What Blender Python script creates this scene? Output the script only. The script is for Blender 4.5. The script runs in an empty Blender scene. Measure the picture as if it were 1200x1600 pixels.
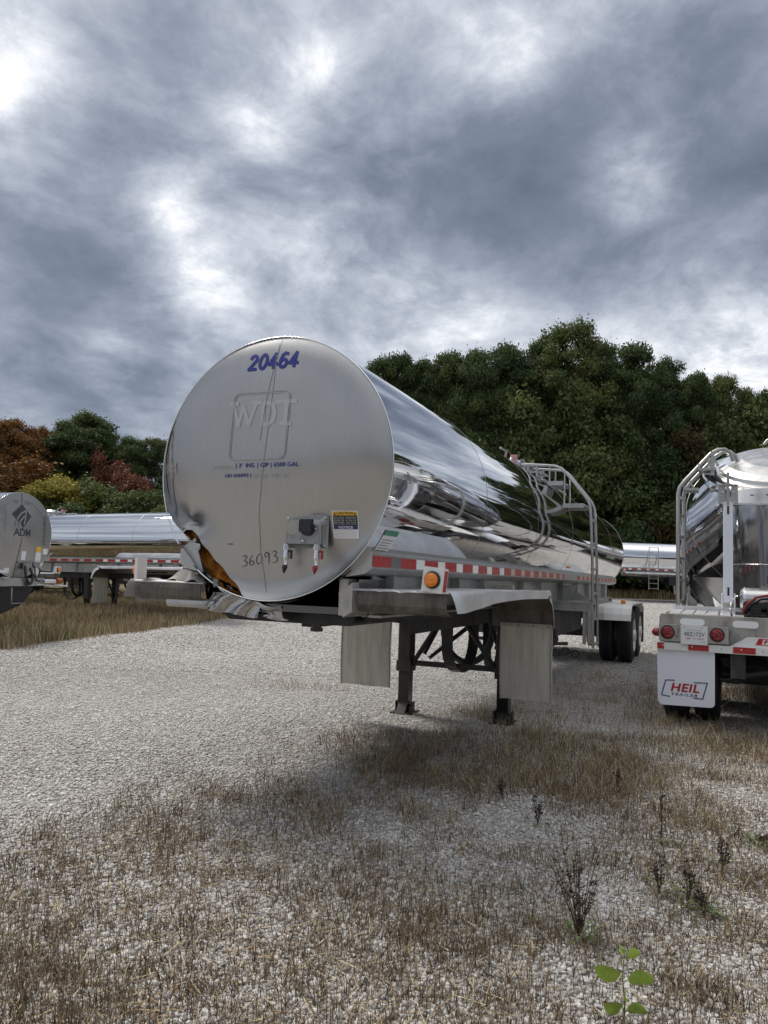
import bpy, bmesh, math, random
import numpy as np
from mathutils import Vector, Matrix
random.seed(7); RNG=np.random.default_rng(11)
scn=bpy.context.scene; R=math.radians; PI=math.pi
# ---------------------------------------------------------------- camera
H=1.6; FPX=1202.0; PITCH=R(4.25); ROLL=R(1.72)
_f=np.array([0,math.cos(PITCH),math.sin(PITCH)]); _u=np.array([0,-math.sin(PITCH),math.cos(PITCH)]); _r=np.array([1.,0,0])
CR=math.cos(ROLL)*_r+math.sin(ROLL)*_u; CU=-math.sin(ROLL)*_r+math.cos(ROLL)*_u
cam=bpy.data.cameras.new('camera'); co=bpy.data.objects.new('camera',cam); scn.collection.objects.link(co)
cam.sensor_fit='VERTICAL'; cam.sensor_height=24; cam.sensor_width=18; cam.lens=24*FPX/1600; cam.clip_start=.05; cam.clip_end=3000
co.matrix_world=Matrix(((CR[0],CU[0],-_f[0],0),(CR[1],CU[1],-_f[1],0),(CR[2],CU[2],-_f[2],H),(0,0,0,1)))
scn.camera=co; scn.render.resolution_x=768; scn.render.resolution_y=1024
def ray(px,py):
    d=_f+(px-600)/FPX*CR-(py-800)/FPX*CU
    return d
def W(px,py,y):                       # the real point at distance y seen in that direction
    d=ray(px,py); return np.array([0,0,H])+d*y/d[1]
scn.view_settings.view_transform='Standard'; scn.view_settings.look='None'; scn.view_settings.gamma=1; scn.view_settings.exposure=0.25
# ---------------------------------------------------------------- sun
SUN_AZ=R(-42); SUN_EL=R(56)
sl=bpy.data.lights.new('sun','SUN'); sl.energy=2.9; sl.angle=R(20); sl.color=(1,.95,.885)
so=bpy.data.objects.new('sun',sl); scn.collection.objects.link(so)
sd=Vector((math.sin(SUN_AZ)*math.cos(SUN_EL),math.cos(SUN_AZ)*math.cos(SUN_EL),math.sin(SUN_EL)))
so.rotation_euler=sd.to_track_quat('Z','Y').to_euler()
# ---------------------------------------------------------------- node helpers
class NT:
    def __init__(s,nt): s.t=nt; s.n=nt.nodes; s.l=nt.links
    def new(s,typ,**k):
        n=s.n.new(typ)
        for a,b in k.items():
            if a=='inp':
                for i,v in b.items(): s.put(n.inputs[i],v)
            else: setattr(n,a,b)
        return n
    def put(s,sock,v):
        if hasattr(v,'links') or isinstance(v,bpy.types.NodeSocket): s.l.new(v,sock)
        else: sock.default_value=v
    def math(s,op,a,b=0,c=0,clamp=False):
        n=s.n.new('ShaderNodeMath'); n.operation=op; n.use_clamp=clamp
        s.put(n.inputs[0],a); s.put(n.inputs[1],b)
        if op in('MULTIPLY_ADD','SMOOTH_MIN'): s.put(n.inputs[2],c)
        return n.outputs[0]
    def vmath(s,op,a,b=(0,0,0)):
        n=s.n.new('ShaderNodeVectorMath'); n.operation=op; s.put(n.inputs[0],a); s.put(n.inputs[1],b)
        return n.outputs['Value'] if op in('DOT_PRODUCT','LENGTH') else n.outputs[0]
    def noise(s,vec,scale,detail=4,rough=.5,dist=0,dim='3D'):
        n=s.n.new('ShaderNodeTexNoise'); n.noise_dimensions=dim
        if vec is not None: s.l.new(vec,n.inputs['Vector'])
        n.inputs['Scale'].default_value=scale; n.inputs['Detail'].default_value=detail
        n.inputs['Roughness'].default_value=rough; n.inputs['Distortion'].default_value=dist
        return n.outputs[0]
    def ramp(s,fac,stops,interp='LINEAR'):
        n=s.n.new('ShaderNodeValToRGB'); s.l.new(fac,n.inputs[0]); e=n.color_ramp; e.interpolation=interp
        while len(e.elements)<len(stops): e.elements.new(.5)
        for el,(p,c) in zip(e.elements,stops): el.position=p; el.color=(*c,1) if len(c)==3 else c
        return n.outputs[0]
    def mix(s,fac,a,b,mode='MIX'):
        n=s.n.new('ShaderNodeMix'); n.data_type='RGBA'; n.blend_type=mode
        s.put(n.inputs[0],fac); s.put(n.inputs[6],(*a,1) if isinstance(a,tuple) and len(a)==3 else a); s.put(n.inputs[7],(*b,1) if isinstance(b,tuple) and len(b)==3 else b)
        return n.outputs[2]
    def mapr(s,v,a,b,c=0,d=1):
        n=s.n.new('ShaderNodeMapRange'); n.interpolation_type='SMOOTHSTEP'
        for i,x in enumerate((v,a,b,c,d)): s.put(n.inputs[i],x)
        return n.outputs[0]
# ---------------------------------------------------------------- world: clouded sky
w=bpy.data.worlds.new('World'); scn.world=w; w.use_nodes=True; n=NT(w.node_tree); n.n.clear()
tc=n.new('ShaderNodeTexCoord').outputs['Generated']
dirn=n.vmath('NORMALIZE',tc); sx=n.new('ShaderNodeSeparateXYZ',inp={0:dirn})
zc=n.math('MAXIMUM',sx.outputs[2],0.0)
zz=n.math('ADD',zc,.30)
pl=n.new('ShaderNodeCombineXYZ',inp={0:n.math('DIVIDE',sx.outputs[0],zz),1:n.math('DIVIDE',sx.outputs[1],zz),2:0.0}).outputs[0]
wn=n.new('ShaderNodeTexNoise',inp={'Vector':pl,'Scale':2.4,'Detail':8.0}); wv=n.vmath('SUBTRACT',wn.outputs['Color'],(.5,.5,.5)); wsc=n.new('ShaderNodeVectorMath',operation='SCALE',inp={0:wv}); wsc.inputs['Scale'].default_value=.20
plw=n.vmath('ADD',pl,wsc.outputs[0])
rot=n.new('ShaderNodeMapping',inp={0:plw,2:(0,0,R(-38)),3:(1.0,.80,1)}).outputs[0]
n1=n.noise(rot,2.0,14,.60,.0); n2=n.noise(plw,7.5,14,.66,.0); n3=n.noise(rot,.8,3,.5,.0)
val=n.math('ADD',n.math('MULTIPLY',n1,.70),n.math('ADD',n.math('MULTIPLY',n2,.27),n.math('MULTIPLY',n3,.26)))
def blob(px,py,sig,wt):
    global val
    d=ray(px,py); d=d/np.linalg.norm(d)
    dt=n.vmath('DOT_PRODUCT',dirn,tuple(float(q) for q in d))
    g=n.math('EXPONENT',n.math('MULTIPLY',n.math('SUBTRACT',dt,1.0),2.0/(math.radians(sig)**2)))
    val=n.math('ADD',val,n.math('MULTIPLY',g,n.math('MULTIPLY',n.math('ADD',n.math('MULTIPLY',n2,1.6),.2),wt)))
for b in [(3,145,1.5,.22),(20,80,5,.12),(490,115,2.6,.15),(400,180,3.0,.13),(268,322,1.9,.20),(240,235,4,.05),(310,440,3.4,.17),(165,548,2.4,.16),(500,395,3.5,.09),
          (1000,275,3.0,.19),(1130,545,6,.19),(960,530,3.5,.05),(690,80,5,.06),(790,95,3.6,.12),(640,470,5,.06),(720,535,5,.07),(60,300,5,.05),(960,20,7,.05),(570,330,4,.05),(1050,410,3,.05),
          (30,430,7,-.09),(110,500,6,-.05),(840,250,6,-.10),(770,340,5,-.06),(1130,360,6,-.09),(960,480,7,-.08),(620,330,6,-.03),(190,130,7,-.05),(130,640,9,-.05),(1080,150,6,-.05),(400,560,6,-.03)]: blob(*b)
# brighter cloud overhead and behind the viewer
val=n.math('ADD',val,n.math('MULTIPLY',n.mapr(sx.outputs[2],.62,.97),.22))
val=n.math('ADD',val,n.math('MULTIPLY',n.mapr(sx.outputs[1],.1,-.7),.06))
cloud=n.ramp(val,[(.42,(.122,.148,.200)),(.51,(.188,.220,.285)),(.58,(.285,.322,.395)),(.645,(.42,.458,.53)),(.72,(.62,.655,.715)),(.80,(.93,.95,.98)),(1.0,(1.7,1.7,1.68))])
hz=n.mapr(sx.outputs[2],.0,.16,1,0)
cloud=n.mix(n.math('MULTIPLY',hz,.25),cloud,(.24,.30,.42))
sky=n.new('ShaderNodeTexSky'); sky.sky_type='NISHITA'; sky.sun_disc=False; sky.sun_elevation=SUN_EL; sky.sun_rotation=SUN_AZ
bg1=n.new('ShaderNodeBackground',inp={0:cloud,1:1.0}); bg2=n.new('ShaderNodeBackground',inp={0:sky.outputs[0],1:.05})
mx=n.new('ShaderNodeMixShader',inp={0:.88,1:bg2.outputs[0],2:bg1.outputs[0]})
n.l.new(mx.outputs[0],n.new('ShaderNodeOutputWorld').inputs[0])
# ---------------------------------------------------------------- materials
MATS={}
def mat(name,col=(.5,.5,.5),rough=.5,metal=0,spec=.5,fn=None,coat=0):
    if name in MATS: return MATS[name]
    m=bpy.data.materials.new(name); m.use_nodes=True; t=NT(m.node_tree); b=t.n['Principled BSDF']
    b.inputs['Base Color'].default_value=(*col,1); b.inputs['Roughness'].default_value=rough; b.inputs['Metallic'].default_value=metal
    b.inputs['Specular IOR Level'].default_value=spec; b.inputs['Coat Weight'].default_value=coat
    if fn: fn(t,b)
    MATS[name]=m; return m
def objc(t): return t.new('ShaderNodeTexCoord').outputs['Object']
def bump(t,b,h,strength=.3,dist=.01):
    n=t.new('ShaderNodeBump',inp={'Height':h,'Strength':strength,'Distance':dist}); t.l.new(n.outputs[0],b.inputs['Normal'])
def grime(c1,c2,scale=6,lo=.42,hi=.66,rough=(.35,.6),bs=.1,stretch=(1,1,.35)):
    def f(t,b):
        v=t.new('ShaderNodeMapping',inp={0:objc(t),3:stretch}).outputs[0]
        a=t.noise(v,scale,7,.62); k=t.mapr(a,lo,hi)
        a2=t.noise(v,scale*5,4,.6); k2=t.math('MULTIPLY',k,t.mapr(a2,.3,.7,.5,1))
        t.l.new(t.mix(k2,c1,c2),b.inputs['Base Color']); t.l.new(t.mapr(a2,.3,.7,rough[0],rough[1]),b.inputs['Roughness'])
        bump(t,b,a2,bs,.004)
    return f
def polish_fn(t,b):
    v=objc(t)
    a=t.noise(t.new('ShaderNodeMapping',inp={0:v,3:(1,.35,1)}).outputs[0],2.2,3,.45)
    c=t.noise(t.new('ShaderNodeMapping',inp={0:v,3:(1,.5,1)}).outputs[0],9,2,.5)
    h=t.math('ADD',a,t.math('MULTIPLY',c,.06)); bump(t,b,h,.30,.011)
    sm=t.noise(v,14,5,.7); t.l.new(t.mapr(sm,.45,.8,.022,.085),b.inputs['Roughness'])
polish=mat('polished_steel',(.70,.71,.73),.04,1,fn=polish_fn)
seam=mat('seam_steel',(.35,.35,.36),.3,1)
trim=mat('trim_steel',(.78,.78,.79),.16,1)
def brushed_fn(t,b):
    v=objc(t)
    st=t.noise(t.new('ShaderNodeMapping',inp={0:v,3:(60,1,1.2)}).outputs[0],3,5,.6)
    sm=t.noise(v,2.3,5,.6)
    t.l.new(t.mix(t.mapr(st,.3,.7),(.375,.372,.365),(.41,.407,.40)),b.inputs['Base Color'])
    t.l.new(t.math('ADD',t.mapr(sm,.3,.7,.30,.38),t.math('MULTIPLY',st,.05)),b.inputs['Roughness'])
    b.inputs['Anisotropic'].default_value=.35
    bump(t,b,t.math('ADD',t.math('MULTIPLY',sm,.8),t.math('MULTIPLY',st,.006)),.2,.02)
brushed=mat('brushed_steel',(.55,.55,.54),.33,1,fn=brushed_fn)
dirty_alu=mat('dirty_aluminium',fn=grime((.42,.41,.385),(.17,.15,.125),5,.4,.7,(.42,.6)),metal=.55)
alu=mat('satin_aluminium',fn=grime((.43,.43,.42),(.29,.28,.26),7,.45,.75,(.32,.48),.03),metal=.75)
bright_alu=mat('bright_aluminium',(.72,.73,.74),.34,.6,fn=lambda t,b:(t.l.new(t.mix(t.mapr(t.noise(objc(t),3,5,.6),.35,.7),(.76,.77,.78),(.60,.595,.58)),b.inputs['Base Color'])))
white_alu=mat('white_paint',fn=grime((.72,.72,.71),(.45,.42,.37),6,.55,.8,(.35,.5)))
white_clean=mat('white_panel',fn=grime((.74,.77,.84),(.62,.64,.68),3,.6,.85,(.35,.45),.03))
black=mat('black_steel',fn=grime((.010,.010,.011),(.032,.029,.025),8,.45,.75,(.35,.6)))
under=mat('dull_undercarriage',fn=grime((.03,.03,.03),(.10,.09,.075),7,.45,.75,(.5,.7)))
blackwet=mat('black_gloss',(.01,.01,.011),.15)
rubber=mat('tyre_rubber',fn=grime((.012,.013,.018),(.035,.034,.035),9,.45,.75,(.6,.8)))
flap_m=mat('taupe_flap',fn=grime((.56,.53,.46),(.38,.355,.30),5,.4,.7,(.5,.65),stretch=(6,1,.5)))
dirt_in=mat('dirty_fender_inside',fn=grime((.15,.135,.115),(.065,.055,.045),6,.38,.66,(.5,.75)),metal=.2)
red=mat('red_reflector',fn=grime((.42,.022,.022),(.30,.02,.02),20,.4,.7,(.25,.35),.02))
wht=mat('white_reflector',fn=grime((.88,.88,.87),(.78,.78,.76),20,.4,.7,(.25,.35),.02))
cream=mat('faded_reflector',(.50,.46,.36),.4)
amber=mat('amber_lens',(.75,.22,.01),.12,coat=.5)
redlens=mat('red_lens',(.20,.006,.010),.12,coat=.6)
ink=mat('blue_lettering',(.025,.030,.24),.4); ink2=mat('black_marker',(.03,.028,.025),.5); ghost=mat('ghost_lettering',(.44,.435,.425),.34,1); ghost2=mat('ghost_outline',(.34,.337,.33),.36,1)
sticker=mat('sticker_white',(.72,.73,.74),.4); navy=mat('sticker_navy',(.02,.03,.15),.4); yellow=mat('sticker_yellow',(.75,.45,.03),.4); blk=mat('sticker_black',(.015,.015,.015),.4); green=mat('sticker_green',(.03,.22,.11),.4); logo_red=mat('logo_red',(.40,.01,.02),.4); decal=mat('decal_grey',(.045,.045,.05),.4); txt_grey=mat('text_grey',(.20,.20,.21),.5)
cast=mat('cast_metal',fn=grime((.30,.31,.32),(.16,.16,.16),12,.4,.7,(.4,.55)),metal=.5)
chrome=mat('zinc_fitting',(.75,.75,.77),.2,1)
redp=mat('red_handle',(.30,.02,.03),.4); blackp=mat('black_plastic',(.012,.014,.02),.4)
def ins_fn(t,b):
    v=objc(t); a=t.noise(v,9,6,.65); t.l.new(t.ramp(a,[(.3,(.10,.028,.004)),(.5,(.42,.145,.012)),(.72,(.62,.27,.03))]),b.inputs['Base Color']); bump(t,b,t.noise(v,40,6,.7),.6,.02)
ins_m=mat('orange_insulation',rough=.9,fn=ins_fn)
hosered=mat('red_hose',(.22,.02,.025),.4)
# ---------------------------------------------------------------- mesh helpers
COL=scn.collection
class MB:
    def __init__(s,off=(0,0,0)): s.v=[]; s.f=[]; s.m=[]; s.sm=[]; s.off=off
    def add(s,V,F,mi=0,smooth=False):
        b=len(s.v); s.v+= [tuple(p[i]+s.off[i] for i in range(3)) for p in V]
        for f in F: s.f.append(tuple(b+i for i in f)); s.m.append(mi); s.sm.append(smooth)
        return s
    def box(s,c,d,rot=None,mi=0,ch=0):
        x,y,z=[q/2 for q in d]
        if ch:
            V=[];k=ch
            for zz in(-z,z):
                V+=[(x-k,-y,zz),(x,-y+k,zz),(x,y-k,zz),(x-k,y,zz),(-x+k,y,zz),(-x,y-k,zz),(-x,-y+k,zz),(-x+k,-y,zz)]
            F=[tuple(range(7,-1,-1)),tuple(range(8,16))]+[(i,(i+1)%8,8+(i+1)%8,8+i) for i in range(8)]
        else:
            V=[(a*x,b*y,c_*z) for c_ in(-1,1) for b in(-1,1) for a in(-1,1)]
            F=[(0,2,3,1),(4,5,7,6),(0,1,5,4),(2,6,7,3),(0,4,6,2),(1,3,7,5)]
        M=rot if rot is not None else Matrix.Identity(3)
        return s.add([tuple(M@Vector(p)+Vector(c)) for p in V],F,mi)
    def span(s,a,b,mi=0): return s.box([(p+q)/2 for p,q in zip(a,b)],[abs(q-p) for p,q in zip(a,b)],None,mi)
    def tube(s,P,r,n=10,mi=0,caps=True,flat=None):
        P=[Vector(p) for p in P]; N=len(P); V=[]; up=None
        rr=r if isinstance(r,(list,tuple)) else [r]*N
        for i,p in enumerate(P):
            t=((P[min(i+1,N-1)]-P[i]).normalized()+(P[i]-P[max(i-1,0)]).normalized()).normalized()
            if up is None: up=Vector((0,0,1)) if abs(t.z)<.9 else Vector((1,0,0))
            a=t.cross(up).normalized(); b=a.cross(t).normalized(); up=b
            for k in range(n):
                an=2*PI*k/n; V.append(tuple(p+(a*math.cos(an)+b*math.sin(an)*(flat or 1))*rr[i]))
        F=[(i*n+k,i*n+(k+1)%n,(i+1)*n+(k+1)%n,(i+1)*n+k) for i in range(N-1) for k in range(n)]
        s.add(V,F,mi,True)
        if caps: s.add(V[:n],[tuple(range(n-1,-1,-1))],mi); s.add(V[-n:],[tuple(range(n))],mi)
        return s
    def cyl(s,a,b,r,n=20,mi=0): return s.tube([a,b],r,n,mi)
    def bar(s,a,b,w,h,mi=0,up=(0,0,1)):
        a=Vector(a);b=Vector(b); d=b-a; y=d.normalized(); x=y.cross(Vector(up)); x=x.normalized() if x.length>1e-5 else Vector((1,0,0)); z=x.cross(y)
        M=Matrix((x,y,z)).transposed(); return s.box((a+b)/2,(w,d.length,h),M,mi)
    def lathe(s,o,ax,prof,n=40,mi=0,mis=None,smooth=True):      # prof: (along,r)
        o=Vector(o); ax=Vector(ax).normalized(); a=ax.orthogonal().normalized(); b=ax.cross(a); V=[]
        for (h,r) in prof:
            for k in range(n):
                an=2*PI*k/n; V.append(tuple(o+ax*h+(a*math.cos(an)+b*math.sin(an))*r))
        for i in range(len(prof)-1):
            s.add([V[j] for j in range(i*n,(i+2)*n)],[(k,(k+1)%n,n+(k+1)%n,n+k) for k in range(n)],mis[i] if mis else mi,smooth)
        return s
    def grid(s,f,nu,nv,mi=0,smooth=True,wrap=False):
        V=[f(i/nu,j/nv) for j in range(nv+1) for i in range(nu+(0 if wrap else 1))]; m=nu if wrap else nu+1
        F=[(j*m+i,j*m+(i+1)%m,(j+1)*m+(i+1)%m,(j+1)*m+i) for j in range(nv) for i in range(nu)]
        return s.add(V,F,mi,smooth)
    def prism(s,poly,ax,a,b,mi=0):     # poly in the two other axes
        def mk(p,q): 
            l=[0,0,0]; o=[i for i in range(3) if i!=ax]; l[o[0]],l[o[1]]=p; l[ax]=q; return tuple(l)
        n=len(poly); V=[mk(p,a) for p in poly]+[mk(p,b) for p in poly]
        F=[tuple(range(n)),tuple(range(2*n-1,n-1,-1))]+[(i,(i+1)%n,n+(i+1)%n,n+i) for i in range(n)]
        return s.add(V,F,mi)
    def sheet(s,prof,x0,x1,th,mi=0,mi2=None):   # profile in (y,z), extruded in x, thickness th
        P=[Vector((0,*p)) for p in prof]; N=len(P); nr=[]
        for i in range(N):
            t=(P[min(i+1,N-1)]-P[max(i-1,0)]).normalized(); nr.append(Vector((0,-t.z,t.y)))
        top=[p+q*th/2 for p,q in zip(P,nr)]; bot=[p-q*th/2 for p,q in zip(P,nr)]
        V=[];
        for L in(top,bot):
            for x in(x0,x1): V+=[(x,p.y,p.z) for p in L]
        a,b,c,d=0,N,2*N,3*N; F1=[];F2=[]
        for i in range(N-1):
            F1.append((a+i,a+i+1,b+i+1,b+i)); F2.append((c+i,d+i,d+i+1,c+i+1))
        E=[(a+i,c+i,c+i+1,a+i+1) for i in range(N-1)]+[(b+i,b+i+1,d+i+1,d+i) for i in range(N-1)]+[(a,b,d,c),(a+N-1,c+N-1,d+N-1,b+N-1)]
        bb=len(s.v); s.add(V,F1+E,mi); 
        for f in F2: s.f.append(tuple(bb+i for i in f)); s.m.append(mi if mi2 is None else mi2); s.sm.append(False)
        return s
    def build(s,name,mats,parent=None,bevel=0,recalc=True):
        me=bpy.data.meshes.new(name); me.from_pydata(s.v,[],s.f)
        for m in (mats if isinstance(mats,(list,tuple)) else [mats]): me.materials.append(m)
        me.polygons.foreach_set('material_index',s.m); me.polygons.foreach_set('use_smooth',s.sm)
        if recalc:
            bm=bmesh.new(); bm.from_mesh(me); bmesh.ops.recalc_face_normals(bm,faces=bm.faces); bm.to_mesh(me); bm.free()
        me.update(); o=bpy.data.objects.new(name,me); COL.objects.link(o)
        if parent: o.parent=parent
        if bevel:
            b=o.modifiers.new('bevel','BEVEL'); b.width=bevel; b.segments=2; b.limit_method='ANGLE'
        return o
def np_mesh(name,V,F,mats,attr=None,parent=None,smooth=False,mi=None):
    V=np.asarray(V,np.float32); F=np.asarray(F,np.int32); me=bpy.data.meshes.new(name); k=F.shape[1]
    me.vertices.add(len(V)); me.vertices.foreach_set('co',V.ravel()); me.loops.add(F.size); me.loops.foreach_set('vertex_index',F.ravel())
    me.polygons.add(len(F)); me.polygons.foreach_set('loop_start',np.arange(0,F.size,k,dtype=np.int32))
    if smooth: me.polygons.foreach_set('use_smooth',np.ones(len(F),bool))
    if mi is not None: me.polygons.foreach_set('material_index',mi)
    for m in mats: me.materials.append(m)
    me.update(calc_edges=True)
    for nm,(dom,arr) in (attr or {}).items():
        a=me.attributes.new(nm,'FLOAT',dom); a.data.foreach_set('value',np.asarray(arr,np.float32))
    o=bpy.data.objects.new(name,me); COL.objects.link(o)
    if parent: o.parent=parent
    return o
def tag(o,label=None,cat=None,group=None,kind=None):
    if label: o['label']=label
    if cat: o['category']=cat
    if group: o['group']=group
    if kind: o['kind']=kind
    return o
def thing(name,label,cat,mw=None,group=None):
    o=bpy.data.objects.new(name,None); COL.objects.link(o); o.empty_display_size=.3
    if mw is not None: o.matrix_world=mw
    return tag(o,label,cat,group)
def text(body,name,m,parent,org,xd,yd,width=None,height=None,bold=0.0,shear=0,deform=None,thick=.0015,spacing=1,align='L'):
    c=bpy.data.curves.new('t','FONT'); c.body=body; c.size=1; c.offset=bold; c.shear=shear; c.space_character=spacing; c.resolution_u=3
    o=bpy.data.objects.new('t',c); COL.objects.link(o); bpy.context.view_layer.update()
    me=bpy.data.meshes.new_from_object(o.evaluated_get(bpy.context.evaluated_depsgraph_get())); bpy.data.objects.remove(o); bpy.data.curves.remove(c)
    co_=np.array([v.co[:] for v in me.vertices]); mn=co_.min(0); mxx=co_.max(0); dx,dy=mxx[0]-mn[0],mxx[1]-mn[1]
    sx_=(width/dx) if width else None; sy_=(height/dy) if height else None
    sx_=sx_ or sy_; sy_=sy_ or sx_
    org=Vector(org); xd=Vector(xd).normalized(); yd=Vector(yd).normalized(); nd=xd.cross(yd)
    ox=-dx*sx_/2 if align=='C' else 0
    if deform:
        bm=bmesh.new(); bm.from_mesh(me); bmesh.ops.triangulate(bm,faces=bm.faces)
        lim=.03/sx_
        for _ in range(3):
            L=[e for e in bm.edges if e.calc_length()>lim]
            if not L: break
            bmesh.ops.subdivide_edges(bm,edges=L,cuts=1)
            bmesh.ops.triangulate(bm,faces=bm.faces)
        bm.to_mesh(me); bm.free()
    for v in me.vertices:
        x=(v.co.x-mn[0])*sx_+ox; y=(v.co.y-mn[1])*sy_; p=org+xd*x+yd*y+nd*thick
        v.co=deform(p) if deform else p
    me.materials.append(m); o=bpy.data.objects.new(name,me); COL.objects.link(o)
    if parent: o.parent=parent
    return o
def strokes(lines,name,m,parent,org,xd,yd,sc,wd,deform=None):
    org=Vector(org); xd=Vector(xd); yd=Vector(yd); nd=xd.cross(yd).normalized(); b=MB()
    for L in lines:
        P=[Vector((x*sc,y*sc)) for x,y in L]
        if deform:
            Q=[P[0]]
            for a,c in zip(P[:-1],P[1:]):
                k=max(1,int((c-a).length/.03)); Q+=[a+(c-a)*(i/k) for i in range(1,k+1)]
            P=Q
        for a,c in zip(P[:-1],P[1:]):
            d=(c-a); 
            if d.length<1e-6: continue
            q=Vector((-d.y,d.x)).normalized()*wd/2; e=d.normalized()*wd*.35
            V=[]
            for p in(a-e-q,c+e-q,c+e+q,a-e+q):
                w3=org+xd*p.x+yd*p.y+nd*.002; V.append(tuple(deform(w3)) if deform else tuple(w3))
            b.add(V,[(0,1,2,3)])
    return b.build(name,m,parent,recalc=False)
def fnoise(P,sc,seed=0):   # cheap smooth pseudo-noise, numpy, ~[-1,1]
    P=np.asarray(P,float)*sc; r=np.random.default_rng(seed); o=0
    for k in range(6):
        d=r.normal(size=P.shape[-1]); d/=np.linalg.norm(d); o=o+np.sin(P@d*(1+.45*k)+r.uniform(0,6.28))
    return o/3.2
def vn(p,sc,seed=0): return float(fnoise(np.array([p]),sc,seed)[0])
# ================================================================ ground
def gh(x,y):
    x=np.asarray(x,float); y=np.asarray(y,float)
    t=np.clip((y-26)/18,0,1); t=t*t*(3-2*t); k=np.clip((x-2)/8,0,1)
    return .4*t*(.35+.65*k)+.012*np.sin(x*.9+y*.4)*np.sin(y*.7-x*.3)*np.clip((y-4)/8,0,1)*np.clip((26-y)/10,0,1)
def fb(x,y,sc,seed):
    P=np.stack([x,y],-1); return fnoise(P,sc,seed)*.6+fnoise(P,sc*2.7,seed+1)*.35+fnoise(P,sc*7,seed+2)*.2
def sst(v,a,b): t=np.clip((v-a)/(b-a),0,1); return t*t*(3-2*t)
EDGE=np.array([(-60,2.5),(-16,8.5),(-6.63,13.6),(-6.32,15.2),(-5.6,17.3),(-4.56,22.6),(-3.4,28),(0,35),(6,40.5),(16,42.5),(40,43.5),(80,44)])
def edge_d(x,y):    # >0 on the grass side (left / far)
    lx=np.interp(y,EDGE[:,1],EDGE[:,0]); dl=lx-x; ly=np.interp(x,EDGE[:,0],EDGE[:,1]); return np.maximum(np.minimum(dl,6),(y-ly)*.6)+.35*fb(x,y,.9,60)
def veg(x,y):       # dry weeds on the gravel, 0..1
    near=sst(x*.93-(y-5.2)*.62+1.35,-.9,.9)          # weeds right of the track
    near=near*sst(y,13.6,11.5)
    front=sst(y,4.4,3.2)*.9*sst(x,-3.0,-1.0)
    right=sst(x-.34*y,.2,1.6)*sst(y,30,12)*.75
    m=np.maximum(np.maximum(near,front),right)
    n=fb(x,y,1.1,5); p=np.clip(m*(.62+.75*n),0,1)
    strip=np.exp(-((x-.15*y-2.1)/1.8)**2)*sst(y,6.2,7.0)*sst(y,10.2,8.6)
    p=np.maximum(p,strip*(.55+.5*n)); p=np.maximum(p,.9*np.exp(-((x+1.0)/.8)**2-((y-10.4)/.35)**2)*(.5+.6*n))
    p=np.maximum(p,sst(edge_d(x,y),-.5,.6))
    return np.clip(p,0,1)
def axis(a,b,near,steps):
    o=[a]
    while o[-1]<b: o.append(o[-1]+ (steps if near[0]<=o[-1]<near[1] else max(steps,steps*(1+.35*min(abs(o[-1]-near[0]),abs(o[-1]-near[1]))))))
    return np.array(o)
xs=axis(-700,700,(-16,22),.22); ys=axis(-300,1200,(1,30),.22)
X,Y=np.meshgrid(xs,ys); Z=gh(X,Y)
V=np.stack([X,Y,Z],-1).reshape(-1,3); nx=len(xs); ny=len(ys)
I=np.arange(nx*ny).reshape(ny,nx); F=np.stack([I[:-1,:-1],I[:-1,1:],I[1:,1:],I[1:,:-1]],-1).reshape(-1,4)
def ground_fn(t,b):
    v=objc(t); at=t.new('ShaderNodeAttribute',attribute_name='grass').outputs['Fac']; vg=t.new('ShaderNodeAttribute',attribute_name='weeds').outputs['Fac']
    vo=t.new('ShaderNodeTexVoronoi',inp={'Vector':v,'Scale':62.0}); sp=t.new('ShaderNodeSeparateColor',inp={0:vo.outputs['Color']})
    vo2=t.new('ShaderNodeTexVoronoi',inp={'Vector':v,'Scale':17.0}); sp2=t.new('ShaderNodeSeparateColor',inp={0:vo2.outputs['Color']})
    c=t.ramp(sp.outputs[0],[(0,(.22,.20,.18)),(.2,(.42,.40,.375)),(.6,(.55,.535,.515)),(1,(.72,.71,.69))])
    c2=t.ramp(sp2.outputs[0],[(0,(.26,.24,.22)),(.5,(.53,.515,.49)),(1,(.70,.69,.67))]); c=t.mix(.5,c,c2)
    c=t.mix(t.mapr(vo.outputs['Distance'],.42,.62),c,t.mix(.6,c,(.12,.105,.09)))
    big=t.noise(v,.35,5,.6); c=t.mix(t.math('MULTIPLY',t.mapr(big,.4,.7),.35),c,t.mix(.6,c,(.33,.30,.27)))
    mid=t.noise(v,2.6,6,.7); soil=t.ramp(mid,[(.3,(.085,.065,.045)),(.55,(.16,.125,.09)),(.8,(.27,.23,.18))])
    vm=t.math('MULTIPLY',vg,t.mapr(t.noise(v,9,5,.7),.38,.62)); c=t.mix(t.math('MULTIPLY',vm,.72),c,soil)
    gr=t.ramp(t.noise(v,1.4,7,.72),[(.3,(.055,.055,.025)),(.5,(.14,.11,.06)),(.7,(.22,.17,.10))])
    c=t.mix(at,c,gr); t.l.new(c,b.inputs['Base Color']); b.inputs['Specular IOR Level'].default_value=.2
    h=t.math('ADD',t.math('MULTIPLY',vo.outputs['Distance'],-1.2),t.math('MULTIPLY',sp.outputs[1],.5)); bump(t,b,h,.9,.012)
gm=mat('gravel_ground',rough=.9,fn=ground_fn)
g=np_mesh('ground',V,F,[gm],{'grass':('POINT',sst(edge_d(V[:,0],V[:,1]),-.15,.55)),'weeds':('POINT',veg(V[:,0],V[:,1]))},smooth=True); tag(g,kind='structure')
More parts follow.
